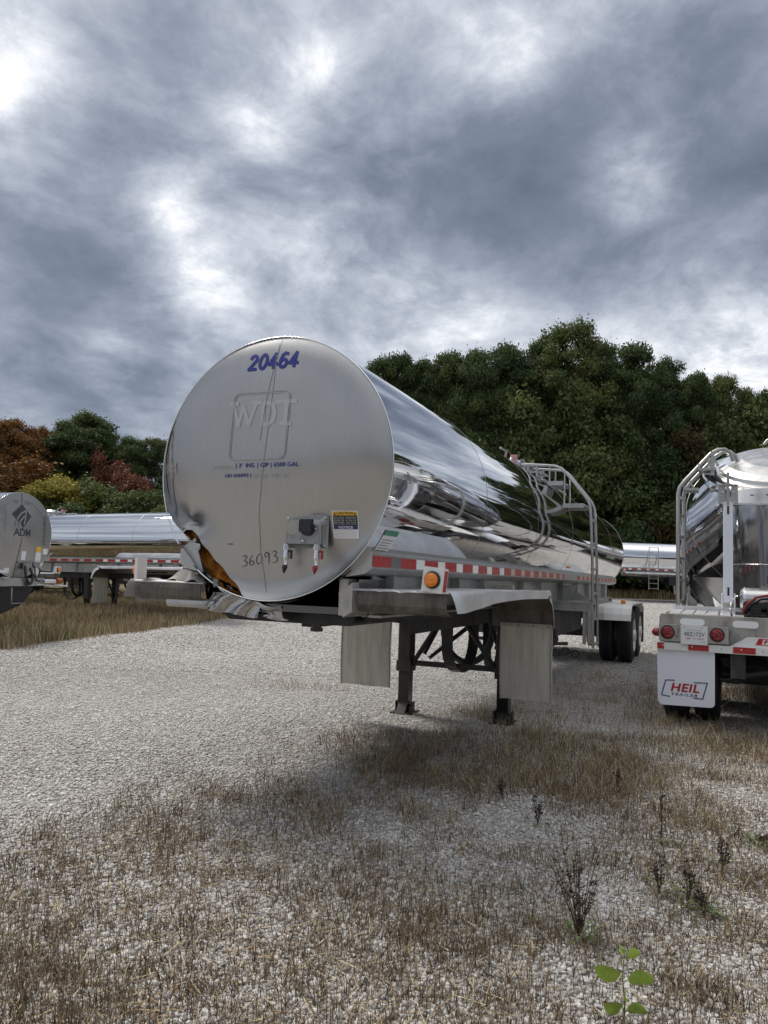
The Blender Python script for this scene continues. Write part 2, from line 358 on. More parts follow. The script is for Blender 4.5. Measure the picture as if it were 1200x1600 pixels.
# ---------------------------------------------------------------- loose stones
def scatter(n,ymin,ymax,xspan,power=1.0):
    y=ymin+(ymax-ymin)*RNG.random(n)**power; x=(RNG.random(n)*2-1)*(xspan*y+.4); return x,y
ico=bmesh.new(); bmesh.ops.create_icosphere(ico,subdivisions=1,radius=1); IV=np.array([v.co[:] for v in ico.verts]); IF=np.array([[v.index for v in f.verts] for f in ico.faces]); ico.free()
OV=np.array([(1,0,0),(-1,0,0),(0,1,0),(0,-1,0),(0,0,1),(0,0,-1)],float); OF=np.array([(0,2,4),(2,1,4),(1,3,4),(3,0,4),(2,0,5),(1,2,5),(3,1,5),(0,3,5)])
def stones(name,n,ymin,ymax,s0,s1,pw=1,IV=IV,IF=IF):
    x,y=scatter(n,ymin,ymax,.56,pw); 
    keep=RNG.random(n)<1.0-sst(edge_d(x,y),-.6,.1); x,y=x[keep],y[keep]; n=len(x)
    V=np.repeat(IV[None],n,0)*(1+.36*(RNG.random((n,len(IV),1))-.5)*2)
    V=V*np.array([1,1,.62])*(.55+.9*RNG.random((n,1,3)))
    a=RNG.random(n)*6.283; b=(RNG.random(n)-.5)*1.1; ca,sa,cb,sb=np.cos(a),np.sin(a),np.cos(b),np.sin(b); o=np.zeros(n); i1=np.ones(n)
    Rx=np.stack([np.stack([i1,o,o],-1),np.stack([o,cb,-sb],-1),np.stack([o,sb,cb],-1)],1); Rz=np.stack([np.stack([ca,-sa,o],-1),np.stack([sa,ca,o],-1),np.stack([o,o,i1],-1)],1)
    V=np.einsum('nij,nkj->nki',Rz@Rx,V); s=s0+(s1-s0)*RNG.random(n)**2.6; V=V*s[:,None,None]
    z=gh(x,y)+s*(.12+.35*RNG.random(n)); V=V+np.stack([x,y,z],-1)[:,None]
    F=(IF[None]+(np.arange(n)*len(IV))[:,None,None]).reshape(-1,3)
    tone=np.repeat(np.clip(.14+.70*RNG.random(n)+.13*fb(x,y,.45,90),0,1),len(IF))
    return np_mesh(name,V.reshape(-1,3),F,[stone_m],{'tone':('FACE',tone)})
def stone_fn(t,b):
    a=t.new('ShaderNodeAttribute',attribute_name='tone').outputs['Fac']
    c=t.ramp(a,[(0,(.17,.15,.13)),(.14,(.33,.305,.28)),(.45,(.475,.455,.43)),(.75,(.575,.56,.54)),(1,(.74,.73,.71))])
    c=t.mix(t.mapr(t.noise(objc(t),90,3,.6),.4,.7,0,.35),c,(.25,.23,.20)); t.l.new(c,b.inputs['Base Color'])
stone_m=mat('crushed_stone',rough=.85,spec=.25,fn=stone_fn)
tag(stones('gravel_stones',115000,2.3,6.2,.0045,.0155),'pale crushed stones lying loose in the foreground','gravel',kind='stuff')
tag(stones('gravel_stones',150000,6.0,13.0,.006,.0155,1,OV,OF),'pale crushed stones of the track farther off','gravel',kind='stuff')
tag(stones('gravel_stones',150000,11.5,43.0,.011,.024,1.35,OV,OF),'pale crushed stones of the gravel yard beyond the landing legs','gravel',kind='stuff')
# ---------------------------------------------------------------- dry stalks and grass
def blades(name,x,y,h,wd,lean,tones,m,seg=3,curve=.35):
    n=len(x); az=RNG.random(n)*6.283; ld=np.stack([np.cos(az),np.sin(az)],-1)*(lean*RNG.random(n)*h)[:,None]
    fa=RNG.random(n)*6.283; sd_=np.stack([np.cos(fa),np.sin(fa),0*fa],-1)
    base=np.stack([x,y,gh(x,y)-.004],-1); rings=[]
    for k in range(seg+1):
        f=k/seg; p=base+np.stack([ld[:,0]*f**1.7,ld[:,1]*f**1.7,h*f*(1-curve*lean*f*.5)],-1)
        wv=(wd*(1-.78*f))[:,None]*sd_/2; rings+= [p-wv,p+wv]
    V=np.stack(rings,1); m2=2*(seg+1); q=np.array([[2*k,2*k+1,2*k+3,2*k+2] for k in range(seg)])
    F=(q[None]+(np.arange(n)*m2)[:,None,None]).reshape(-1,4)
    return np_mesh(name,V.reshape(-1,3),F,[m],{'tone':('FACE',np.repeat(tones,seg))})
def blade_fn(stops):
    def f(t,b):
        a=t.new('ShaderNodeAttribute',attribute_name='tone').outputs['Fac']; t.l.new(t.ramp(a,stops),b.inputs['Base Color']); b.inputs['Specular IOR Level'].default_value=.15
    return f
stalk_m=mat('dry_stalks',rough=.8,fn=blade_fn([(0,(.075,.053,.034)),(.35,(.165,.12,.075)),(.7,(.29,.218,.14)),(.93,(.46,.37,.24)),(1,(.10,.14,.03))]))
straw_m=mat('straw_grass',rough=.8,fn=blade_fn([(0,(.08,.075,.025)),(.22,(.17,.125,.07)),(.6,(.36,.275,.17)),(.85,(.52,.43,.29)),(1,(.15,.20,.05))]))
def clumped(n,ymin,ymax,xs_,dens,cl=7,spread=.035):
    x,y=scatter(n*4,ymin,ymax,xs_); d=dens(x,y); k=RNG.random(len(x))<d; x,y=x[k][:n],y[k][:n]
    r=spread*np.sqrt(y/4); X=(x[:,None]+RNG.normal(size=(len(x),cl))*r[:,None]).ravel(); Y_=(y[:,None]+RNG.normal(size=(len(x),cl))*r[:,None]).ravel()
    H_=np.repeat(.55+.75*RNG.random(len(x)),cl); return X,Y_,H_
x,y,hh=clumped(12000,2.3,7.8,.56,lambda x,y:np.clip(np.minimum(veg(x,y),.8)*(.40+.6*sst(fb(x,y,1.7,21),-.15,.55)*(.35+.65*sst(fb(x,y,5.5,23),-.4,.4))),0,1),8,.042)
tag(blades('dry_weeds',x,y,hh*(.03+.085*RNG.random(len(x))**1.5),.0030+.0028*RNG.random(len(x)),.75,RNG.random(len(x))**1.25*.97,stalk_m),'short brown dead stalks standing in the gravel','dry weeds',kind='stuff')
x,y,hh=clumped(3300,5.0,14,.58,lambda x,y:np.clip(veg(x,y)**1.4*(.3+.9*sst(fb(x,y,1.9,31),-.2,.5)),0,1),8,.05)
tag(blades('dry_grass',x,y,hh*(.06+.13*RNG.random(len(x))),.0045+.004*RNG.random(len(x)),.9,.12+.85*RNG.random(len(x)),straw_m),'tan dry grass tufts round the landing legs','dry grass',kind='stuff')
def strip_pts(n,y0,y1,x0,x1,dm):
    x=x0+(x1-x0)*RNG.random(n*3); y=y0+(y1-y0)*RNG.random(n*3)**1.15; k=RNG.random(n*3)<sst(edge_d(x,y),*dm); k&=np.abs(x/y)<.62; return x[k][:n],y[k][:n]
x,y=strip_pts(110000,12.5,36,-20,-2,(-.4,.7))
tag(blades('dry_grass',x,y,(.14+.30*RNG.random(len(x)))*(.6+.5*sst(fb(x,y,.8,77),-.4,.5)),.012+.012*RNG.random(len(x)),.5,np.clip(.15+.8*RNG.random(len(x))+.25*fb(x,y,.5,78),0,1),straw_m,2),'long straw coloured grass on the verge left of the track','dry grass',kind='stuff')
x,y=strip_pts(22000,40,62,-6,40,(0,1.5))
tag(blades('dry_grass',x,y,.25+.35*RNG.random(len(x)),.03+.02*RNG.random(len(x)),.4,RNG.random(len(x))*.5,straw_m,2),'dark rough grass at the far end of the gravel yard','dry grass',kind='stuff')
x,y=scatter(60000,2.3,9,.56); k=RNG.random(len(x))<veg(x,y)*.17; x,y=x[k],y[k]; n_=len(x); az=RNG.random(n_)*6.283; l_=.03+.09*RNG.random(n_); w_=.0025+.003*RNG.random(n_)
dx,dy=np.cos(az)*l_/2,np.sin(az)*l_/2; px_,py_=-np.sin(az)*w_/2,np.cos(az)*w_/2; z0_=gh(x,y)+.012+.01*RNG.random(n_); z1_=z0_+.02*RNG.random(n_)
V=np.stack([np.stack([x-dx-px_,y-dy-py_,z0_],-1),np.stack([x+dx-px_,y+dy-py_,z1_],-1),np.stack([x+dx+px_,y+dy+py_,z1_+.001],-1),np.stack([x-dx+px_,y-dy+py_,z0_+.001],-1)],1)
tag(np_mesh('straw_litter',V.reshape(-1,3),np.arange(n_*4).reshape(-1,4),[straw_m],{'tone':('FACE',.1+.85*RNG.random(n_))}),'broken dead stems lying flat on the stones','litter',kind='stuff')
# individual weeds
weed_m=mat('dark_weed',rough=.8,fn=blade_fn([(0,(.10,.072,.055)),(.6,(.12,.09,.06)),(1,(.2,.15,.1))]))
leaf_m=mat('fresh_leaf',(.20,.30,.035),.5,fn=lambda t,b:(t.l.new(t.mix(t.mapr(t.noise(objc(t),30,4,.6),.35,.65),(.34,.46,.06),(.22,.34,.045)),b.inputs['Base Color'])))
def weed(px,py,h,nb,label,lean=.15,leafy=0,seed=0):
    p=W(px,py,1); d=ray(px,py); t=-H/d[2]; x,y=d[0]*t,d[1]*t; rr=random.Random(seed)
    mw=Matrix.Translation((x,y,float(gh(x,y)))); th=thing('weed',label,'weed',mw,'tall dry weeds in the gravel'); b=MB(); lf=MB()
    for k in range(nb):
        az=rr.uniform(0,6.28); ln=rr.uniform(.3,1)*lean*h; hk=h*rr.uniform(.55,1); P=[(math.cos(az)*ln*f**1.3+rr.uniform(-.004,.004),math.sin(az)*ln*f**1.3+rr.uniform(-.004,.004),hk*f) for f in np.linspace(0,1,7)]
        b.tube(P,[.0028*(1-.6*i/6) for i in range(7)],4,caps=False)
        for i in range(rr.randint(5,10)):
            f=rr.uniform(.25,.97); q=[P[int(f*6)][j] for j in range(3)]; a2=rr.uniform(0,6.28); l=rr.uniform(.02,.06)*(1.2-f)
            b.tube([q,(q[0]+math.cos(a2)*l,q[1]+math.sin(a2)*l,q[2]+l*1.1)],[.0016,.0009],3,caps=False)
            for s_ in range(3):
                e=(q[0]+math.cos(a2)*l*rr.uniform(.3,1),q[1]+math.sin(a2)*l*rr.uniform(.3,1),q[2]+l*rr.uniform(.4,1.2)); w_=rr.uniform(.003,.008)
                b.add([(e[0]-w_,e[1],e[2]),(e[0],e[1]-w_,e[2]+w_),(e[0]+w_,e[1],e[2]+w_*.6),(e[0],e[1]+w_,e[2]-w_)],[(0,1,2,3)])
    b.build('stem',weed_m,th,recalc=False)
    if leafy:
        for k in range(leafy):
            az=rr.uniform(0,6.28); r=rr.uniform(.01,.09); l=rr.uniform(.02,.045); z=rr.uniform(.005,.05); c=(math.cos(az)*r,math.sin(az)*r,z); s_=(-math.sin(az)*l*.3,math.cos(az)*l*.3)
            lf.add([c,(c[0]+math.cos(az)*l*.5+s_[0],c[1]+math.sin(az)*l*.5+s_[1],z+.012),(c[0]+math.cos(az)*l,c[1]+math.sin(az)*l,z+rr.uniform(-.005,.015)),(c[0]+math.cos(az)*l*.5-s_[0],c[1]+math.sin(az)*l*.5-s_[1],z+.012)],[(0,1,2,3)])
        lf.build('leaves',mat('weed_leaf',(.09,.14,.035),.6),th,recalc=False)
for k,a in enumerate([(905,1470,.50,13,'big bushy dark weed with green leaves at its foot, in the right foreground',.35,34),(1034,1320,.42,3,'tall single dark stalk above the right foreground gravel',.06,8),
    (1030,1400,.24,5,'low branching dark weed below the tall single stalk',.3,10),(1075,1410,.26,5,'dark weed with red brown stems near the right edge',.3,24),(1130,1360,.20,6,'thin brown weed left of the green tuft at the right edge',.3,8),
    (1190,1325,.10,4,'small bright green tuft at the right edge of the picture',.4,40),(965,1235,.22,4,'thin dry weed behind the tall single stalk',.2,4),(1100,1430,.16,5,'low green and brown weed patch right of the leafy seedling',.5,40),
    (840,1290,.22,5,'slim tan weed left of the big bushy weed, farther off',.25,10),(785,1250,.2,4,'slim brown weed straight below the right landing foot',.2,4)]): weed(*a,seed=k+3)
def seedling():
    d=ray(974,1612); t=-H/d[2]; x,y=d[0]*t,d[1]*t; th=thing('seedling','young green seedling with round yellow green leaves at the bottom edge','plant',Matrix.Translation((x,y,0))@Matrix.Scale(1.16,4))
    st=MB(); st.tube([(0,0,0),(.004,0,.08),(-.003,.004,.16),(.003,0,.235)],[.0028,.0024,.0018,.001],6); st.build('stem',mat('seedling_stem',(.13,.12,.05),.6),th)
    for (dx,z,r,tl,az) in [(-.048,.175,.036,.5,170),(.045,.16,.035,.4,-10),(.022,.23,.022,.9,20),(-.03,.075,.028,.5,190),(.035,.07,.027,.3,-20),(-.008,.245,.014,.9,120),(.004,.11,.018,.8,250)]:
        b=MB(); c=Vector((dx,-.01,z)); ax=Vector((math.cos(R(az)),math.sin(R(az)),.15)).normalized(); sdv=Vector((-.25,-.35,.9)).normalized(); sdv=(sdv-ax*sdv.dot(ax)).normalized(); nn=ax.cross(sdv)
        V=[tuple(c+nn*.004)]
        for k in range(14):
            an=2*PI*k/14; rr_=r*(1+.10*math.cos(an)+.03*math.sin(5*an)); V.append(tuple(c+ax*math.cos(an)*rr_*1.08+sdv*math.sin(an)*rr_*.88+nn*.006*math.cos(2*an)))
        b.add(V,[(0,1+k,1+(k+1)%14) for k in range(14)],0,True); b.tube([(0,0,z-.02),tuple(c-ax*r)],.0012,4); b.build('leaf',leaf_m,th,recalc=False)
seedling()
# ================================================================ trees
def leaf_mat(name,stops,tr=.25):
    m=bpy.data.materials.new(name); m.use_nodes=True; t=NT(m.node_tree); b=t.n['Principled BSDF']; b.inputs['Roughness'].default_value=.65; b.inputs['Specular IOR Level'].default_value=.25
    a=t.new('ShaderNodeAttribute',attribute_name='tone').outputs['Fac']; oi=t.new('ShaderNodeObjectInfo').outputs['Random']
    c=t.ramp(t.math('MULTIPLY_ADD',oi,.22,t.math('MULTIPLY',a,.82)),stops); t.l.new(c,b.inputs['Base Color'])
    tn=t.new('ShaderNodeBsdfTranslucent',inp={0:c}); mx=t.new('ShaderNodeMixShader',inp={0:tr,1:b.outputs[0],2:tn.outputs[0]}); t.l.new(mx.outputs[0],t.n['Material Output'].inputs[0]); return m
L_green=leaf_mat('leaves_dark_green',[(0,(.022,.038,.015)),(.4,(.045,.073,.026)),(.72,(.085,.120,.040)),(.93,(.13,.165,.055)),(1,(.20,.12,.03))])
L_olive=leaf_mat('leaves_olive',[(0,(.032,.05,.017)),(.4,(.070,.10,.032)),(.75,(.12,.15,.048)),(1,(.20,.17,.05))])
L_orange=leaf_mat('leaves_orange',[(0,(.05,.045,.015)),(.25,(.10,.06,.02)),(.6,(.18,.085,.025)),(.85,(.25,.12,.035)),(1,(.10,.10,.03))])
L_red=leaf_mat('leaves_red',[(0,(.05,.03,.02)),(.4,(.12,.05,.028)),(.8,(.21,.08,.04)),(1,(.12,.10,.035))])
L_brown=leaf_mat('leaves_brown',[(0,(.035,.035,.015)),(.4,(.075,.055,.025)),(.8,(.13,.085,.035)),(1,(.17,.12,.035))])
L_yellow=leaf_mat('leaves_yellow',[(0,(.08,.09,.02)),(.4,(.19,.18,.035)),(.8,(.33,.28,.05)),(1,(.42,.33,.06))])
L_bluegreen=leaf_mat('leaves_grey_green',[(0,(.03,.045,.025)),(.5,(.065,.09,.045)),(1,(.12,.14,.07))])
bark=mat('bark',rough=.9,fn=grime((.09,.075,.06),(.035,.03,.025),4,.4,.7,(.8,.95),.3,(3,3,.5)))
def crown_mesh(seed,Hh,Wd,z0,nb,nl,ls,shrub=False):
    r=np.random.default_rng(seed); C=[];Rr=[]
    for k in range(nb):
        f=r.random()**(.85 if not shrub else 1.1); z=z0+(Hh-z0)*f*.93+(.05 if shrub else .6)
        env=Wd/2*(1-f**2.6*.97)**.5*(.6+.4*min(1,f/.3)) if not shrub else Wd/2*math.sqrt(max(.05,1-(f*.95)**2))
        a=r.random()*6.283; rad=env*math.sqrt(r.random())*.88; C.append((math.cos(a)*rad,math.sin(a)*rad,z)); Rr.append(((.075+.075*r.random()) if not shrub else (.09+.08*r.random()))*Wd*(1.05-.35*f))
    C=np.array(C); Rr=np.array(Rr); wts=Rr**2; bi=r.choice(nb,nl,p=wts/wts.sum())
    d=r.normal(size=(nl,3)); d/=np.linalg.norm(d,axis=1)[:,None]; d[:,2]=np.where(d[:,2]<-.35,-d[:,2]*.6,d[:,2])
    rad=Rr[bi]*(1-.55*r.random(nl)**1.7)*(1+.22*fnoise(d*2+C[bi],1.3,seed)); P=C[bi]+d*rad[:,None]*np.array([1,1,.85])
    P=P+r.standard_t(2.5,size=(nl,3)).clip(-6,6)*ls*.55
    P[:,2]=np.where(P[:,2]>z0,z0+(P[:,2]-z0)*(Hh-z0)/(np.percentile(P[:,2],99.2)-z0),P[:,2]); P[:,2]=np.maximum(P[:,2],.15)
    n_=d*.7+r.normal(size=(nl,3))*.75; n_/=np.linalg.norm(n_,axis=1)[:,None]; t1=np.cross(n_,r.normal(size=(nl,3))); t1/=np.linalg.norm(t1,axis=1)[:,None]; t2=np.cross(n_,t1)
    s=ls*(.6+.8*r.random(nl))[:,None]; V=np.stack([P-t1*s*.75,P-t2*s*.42+n_*s*.08,P+t1*s*.75,P+t2*s*.42+n_*s*.08],1)
    tone=np.clip(.5*r.random(nb)[bi]+.38*r.random(nl)+.12,0,1)
    o=np_mesh('crown',V.reshape(-1,3),np.arange(nl*4).reshape(-1,4),[],{'tone':('FACE',tone)}); me=o.data; bpy.data.objects.remove(o); return me,C,Rr
def trunk_mesh(seed,Hh,z0,C,rb):
    r=random.Random(seed); b=MB(); top=Hh*.8; P=[(r.uniform(-.15,.15)*i,r.uniform(-.15,.15)*i,top*i/6) for i in range(7)]; P[0]=(0,0,-.2)
    b.tube(P,[rb*(1-.85*i/6) for i in range(7)],8)
    for k in range(min(12,len(C))):
        c=C[k]; z=max(z0*.6,c[2]-abs(c[0])-abs(c[1])); i=min(5,int(z/top*6)); s=P[i]; mid=[(s[j]+c[j])/2+r.uniform(-.2,.2) for j in range(3)]; b.tube([s,mid,tuple(c)],[rb*.34,rb*.22,rb*.06],5,caps=False)
    o=b.build('trunk',bark,None,recalc=False); me=o.data; bpy.data.objects.remove(o); return me
TV=[]
for s_,(a,wd,z0,nb,nl) in enumerate([(16,9.5,2.6,135,68000),(16,8.4,3.0,115,58000),(16,10.5,2.4,150,72000),(16,9.0,3.4,105,58000),(16,9.8,2.2,135,68000)]):
    me,C,Rr=crown_mesh(100+s_,a,wd,z0,nb,nl,.135); TV.append((me,trunk_mesh(s_,a,z0,C,.26)))
SV=[]
for s_,(a,wd) in enumerate([(5,5.5),(5,6.5)]):
    me,C,Rr=crown_mesh(200+s_,a,wd,.1,40,24000,.10,True); SV.append((me,trunk_mesh(50+s_,a,.1,C,.10)))
NTR=[0]
def tree(px,top,y,lm,label,group,v=None,shrub=False,x=None,h=None,wf=1,cat=None,z0=None):
    rr=random.Random(NTR[0]*7+1); NTR[0]+=1
    if x is None: p=W(px,top,y); x=p[0]; z=float(gh(x,y)); h=p[2]-z
    else: z=float(gh(x,y))
    src=SV if shrub else TV; k=rr.randrange(len(src)) if v is None else v; base=5 if shrub else 16; s=h/base
    root=thing('shrub' if shrub else 'tree',label,cat or('shrub' if shrub else 'tree'),Matrix.Translation((x,y,z))@Matrix.Rotation(rr.uniform(0,6.28),4,'Z')@Matrix.Diagonal((s*wf,s*wf,s,1)),group)
    for nm,me,m in(('crown',src[k][0],lm),('trunk',src[k][1],bark)):
        if nm=='crown' and (len(me.materials)==0): me.materials.append(lm)
        o=bpy.data.objects.new(nm,me); COL.objects.link(o); o.parent=root
        if nm=='crown': o.material_slots[0].link='OBJECT'; o.material_slots[0].material=m
    return root
FG='trees of the dark wood behind the tankers'
LBL={'g':'dark green broadleaf tree in the wood, ','o':'olive green tree in the wood, '}
front=[(598,566,50,'g','farthest left, its crown beside the main tank',.55),(626,561,50.5,'g','left end of the row, second crown',.6),(664,571,51,'g','third crown from the left end',.6),(704,559,51,'o','fourth crown from the left, over the tank top',.62),
 (742,556,50,'g','fifth crown from the left, round topped',.6),(792,549,51,'g','sixth crown from the left, above the tank middle',.68),(845,541,51,'g','just left of the tallest crown',.62),(890,514,49,'o','the tallest crown of all',.80),(938,545,51,'g','just right of the tallest crown',.60),
 (988,546,50,'g','broad crown right of the tallest one',.85),(1040,571,52,'g','above the ladder of the right hand trailer',.6),(1090,590,50,'g','above the big lid of the right hand trailer',.55),(1130,594,51,'o','crown right of the one above the big lid',.55),(1168,616,50,'g','low crown near the right edge',.6),(1206,618,50,'g','cut by the right edge of the picture',.65),(1260,612,52,'g','outside the right edge',.8),(1310,605,52,'g','far outside the right edge',.8)]
for px,top,y,c,l,wf in front: tree(px,top,y,L_green if c=='g' else L_olive,LBL[c]+l,FG,wf=wf)
for px,top,y,c,l in [(640,600,58,'g','back row behind its left end'),(690,602,57,'o','back row left of the tank dome'),(735,596,60,'g','back row over the middle of the tank'),(775,592,57,'g','back row above the tank dome'),(820,588,59,'g','back row left of the tallest crown'),(868,575,58,'o','back row beside the tallest crown'),(915,578,60,'g','back row right of the tallest crown'),(960,585,58,'g','back row behind the broad crown'),(1015,592,57,'g','back row right of the broad crown'),(1065,612,60,'g','back row behind the trailer ladder'),(1112,622,59,'g','back row near the big trailer lid'),(1190,640,58,'g','back row at the right edge')]:
    tree(px,top,y,L_green if c=='g' else L_olive,LBL[c]+l,FG,wf=.85)
# lower growth in front of the wood
for k,(px,top,y,m,l) in enumerate([(650,700,49,L_green,'dark green sapling growth low behind the main tank front half'),(745,690,49,L_green,'dark green bush low behind the tank dome'),(815,640,49,L_olive,'olive understorey tree with yellow tints above the tank ladder'),(905,630,49,L_olive,'rounded mid green understorey tree above the rear of the tank'),(985,690,49,L_green,'dark bush left of the right hand trailer ladder'),(1075,685,49,L_brown,'reddish brown autumn tree behind the right hand trailer ladder'),(1030,740,49,L_green,'low dark bush above the distant tanker'),(1150,650,49.5,L_olive,'olive tree with brown tints at the right behind the lid'),(930,760,49,L_green,'low dark bush behind the rear end of the main tank'),(1190,730,49,L_green,'low dark bush at the right edge of the wood'),(860,750,49,L_green,'low dark bush right of the ladder treads'),(700,760,49,L_green,'low dark bush hidden mostly by the tank')]):
    tree(px,top,y,m,l,'understorey of the wood',shrub=True,wf=.8 if top<700 else 1.15,cat='tree' if top<700 else 'shrub')
LG='trees behind the parked tankers on the left'
for px,top,y,m,l,wf in [(22,662,74,L_orange,'big orange tree at the left edge of the picture',1.0),(64,674,78,L_orange,'orange brown tree right of the big orange one',.75),(-40,655,74,L_orange,'orange tree cut by the left edge',1),(92,676,92,L_bluegreen,'thin grey green tree between the orange and the tall green ones',.6),
  (138,651,80,L_green,'tallest dark green tree of the left group',1.15),(150,668,83,L_green,'dark green tree filling in behind the tallest of the left group',1.1),(112,690,86,L_green,'dark green tree left behind the tallest of the left group',1.0),(172,700,84,L_green,'dark green tree right behind the tallest of the left group',.9),(208,688,80,L_green,'dark green tree left of the gap beside the tank face',.8),(246,690,80,L_green,'dark green tree touching the tank face on its left',.85),(290,684,84,L_green,'green tree hidden mostly by the tank face',1),(118,712,88,L_bluegreen,'grey green tree behind the yellow shrub',.9),(345,690,84,L_green,'green tree behind the tank face',1),(420,680,84,L_green,'another green tree behind the tank face',1),(490,680,84,L_green,'green tree behind the right half of the tank face',1),(560,670,80,L_green,'green tree left of the wood',1)]:
    tree(px,top,y,m,l,LG,wf=wf)
for px,top,y,m,l,wf in [(20,722,68,L_orange,'low orange tree above the round tank end on the left',1.3),(90,750,64,L_yellow,'yellow green shrub left of the green shrubs',1.0),(145,756,65,L_olive,'green shrub right of the yellow one',1.0),(203,744,70,L_red,'red brown tree above the long shiny tank',.9),(180,770,66,L_green,'green shrub between the red tree and the yellow shrub',1.0),(222,772,64,L_olive,'light green shrub next to the tank face',1.1),(262,790,64,L_olive,'green shrub just behind the edge of the tank face',1),(55,778,64,L_olive,'low olive shrub above the round tank end',1),(168,718,76,L_red,'small red crown between the tall green trees',.6),(-10,780,64,L_olive,'low shrub at the left edge',1),(120,785,63,L_green,'low green shrub right above the long tank top',1.2),(295,760,70,L_green,'shrub behind the face of the main tank',1.3)]:
    tree(px,top,y,m,l,'autumn shrubs on the left',shrub=True,wf=wf)
# the wood goes on to the right and behind the viewer; it shows in the polished tank
rr=random.Random(5)
for k in range(15):
    x=34+rr.uniform(-2,4); y=40-6.0*k; tree(0,0,y,L_green if k%3 else L_olive,'dark green tree of the wood that runs on along the right side of the yard','trees along the right side of the yard',x=x,h=rr.uniform(10,13),wf=1.2)
for k in range(12):
    x=24-8*k; y=-44+rr.uniform(-3,3); tree(0,0,y,L_green if k%3 else L_orange,'tree of the wood behind the viewer','trees behind the viewer',x=x,h=rr.uniform(10,13),wf=1.2)
# ================================================================ tank trailers
ZC=2.234; TP=.01144; RT=.857; LEN=13.05
def frame_m(pos,yaw,tp=TP):
    a=Vector((math.sin(yaw)*math.cos(tp),math.cos(yaw)*math.cos(tp),-math.sin(tp))); u=Vector((math.cos(yaw),-math.sin(yaw),0)); z=u.cross(a)
    M=Matrix(((u.x,a.x,z.x,pos[0]),(u.y,a.y,z.y,pos[1]),(u.z,a.z,z.z,pos[2]),(0,0,0,1))); return M
def M_(): return MB((0,0,ZC))
OFF=Vector((0,0,ZC))
def tyre_part(s,u0,u1,parent,side,zl=None,rad=.505):
    zl=(.5+TP*s-ZC) if zl is None else zl; w=u1-u0; sg=1 if side>0 else -1
    prof=[(0,.30),(.006,.38),(.012,.44),(.03,rad-.02),(.06,rad-.003)]
    n=4; x=.06
    for k in range(n):
        x0=.06+(w-.12)*k/n; x1=.06+(w-.12)*(k+1)/n
        prof+=[(x0+.012,rad),(x1-.012,rad),(x1-.006,rad-.014)] if k<n-1 else [(x0+.012,rad),(x1,rad-.003)]
    prof+=[(w-.03,rad-.02),(w-.012,.44),(w-.006,.38),(w,.30)]
    b=M_(); b.lathe((u0,s,zl),(1,0,0),prof,56); t=b.build('tyre',rubber,parent)
    r=M_(); o=(u1,s,zl) if sg>0 else (u0,s,zl)
    r.lathe(o,(sg,0,0),[(-w,.27),(-w,.302),(-w+.02,.302),(-.10,.27),(-.02,.28),(.004,.302),(.004,.285),(-.02,.268),(-.09,.255),(-.12,.21),(-.13,.14),(-.03,.12),(-.015,.105),(.03,.095),(.035,.0001)],40,0)
    for k in range(10):
        an=2*PI*k/10; p=(o[0]-sg*.125,o[1]+.17*math.cos(an),o[2]+.17*math.sin(an)); r.cyl(p,(p[0]+sg*.035,p[1],p[2]),.014,6)
    r.build('rim',white_alu,t); return t
def face_disp(u,z):
    r2=(u*u+z*z)/RT**2; return -.035*(1-r2)
def main_disp(u,z):
    du,dz=u+.645,z+.352; r=math.hypot(du,dz); an=math.atan2(dz,du); ua=min(abs(u),RT-.03)
    h=math.sqrt(RT*RT-ua*ua); dd=max(0,du); zl=-.352+.40*(1-math.exp(-dd/.60)); t=z-zl
    h1=1+t/(zl+h+.02); h2=1-.55*t/(h-zl+.05)
    w_=.26; h1=max(-1,min(3,h1)); h2=max(-1,min(3,h2)); c=-w_*math.log(math.exp(-h1/w_)+math.exp(-h2/w_))
    d=(1-min(1,math.hypot(u,z)/RT)**9)*(-.105*max(c+.16,0)*(1-.45*(u/RT)**2)+.15*math.log(1+math.exp(-t/.05))*.05*(1 if t<0 else 1))
    d+=.15*math.exp(-(r/.19))*(1+.16*math.cos(2*an+.6))+.035*math.exp(-(r/.55))*max(0,math.cos(an-.25))**6
    d+=.010*math.exp(-((du*.80+dz*.35)/.10)**2)*math.exp(-((dz-.22)/.2)**2)
    d+=.004*math.sin(u*5+z*2)+.003*math.sin(z*7-u*3)
    return d
def end_face(parent,disp,m,cut=False,nr=46,na=180):
    b=M_(); 
    def rmax(an):
        r=RT-.004
        if cut:
            # torn straight edge right of the dent
            dd=.728+.004*math.sin(an*31); c=math.cos(an)*-.678+math.sin(an)*-.735; k=min(1,max(0,(math.degrees(an)-208)/4))
            if c>.3: r=r*(1-k)+min(r,dd/c)*k
        return r
    def f(i,j):
        an=2*PI*i; r=rmax(an)*max(j,.002)**.8; u,z=r*math.cos(an),r*math.sin(an); return (u,disp(u,z),z)
    b.grid(f,na,nr,0,True,True); return b.build('end_face',m,parent,recalc=False)
def tape(parent,u,z0,z1,s0,s1,red_l,wht_l,gaps=(),sg=1,faded=None):
    b=M_(); s=s0; k=0
    while s<s1:
        l=red_l if k%2==0 else wht_l; e=min(s+l,s1)
        if True:
            mi=3 if any(g0<=s<g1 for g0,g1 in gaps) else 0 if k%2==0 else (2 if faded and s>faded else 1); x=u
            b.add([(x,s,z0),(x,e-.001,z0),(x,e-.001,z1),(x,s,z1)],[(0,1,2,3) if sg>0 else (3,2,1,0)],mi)
        s=e; k+=1
    return b.build('reflective_tape',[red,wht,cream,seam],parent,recalc=False)
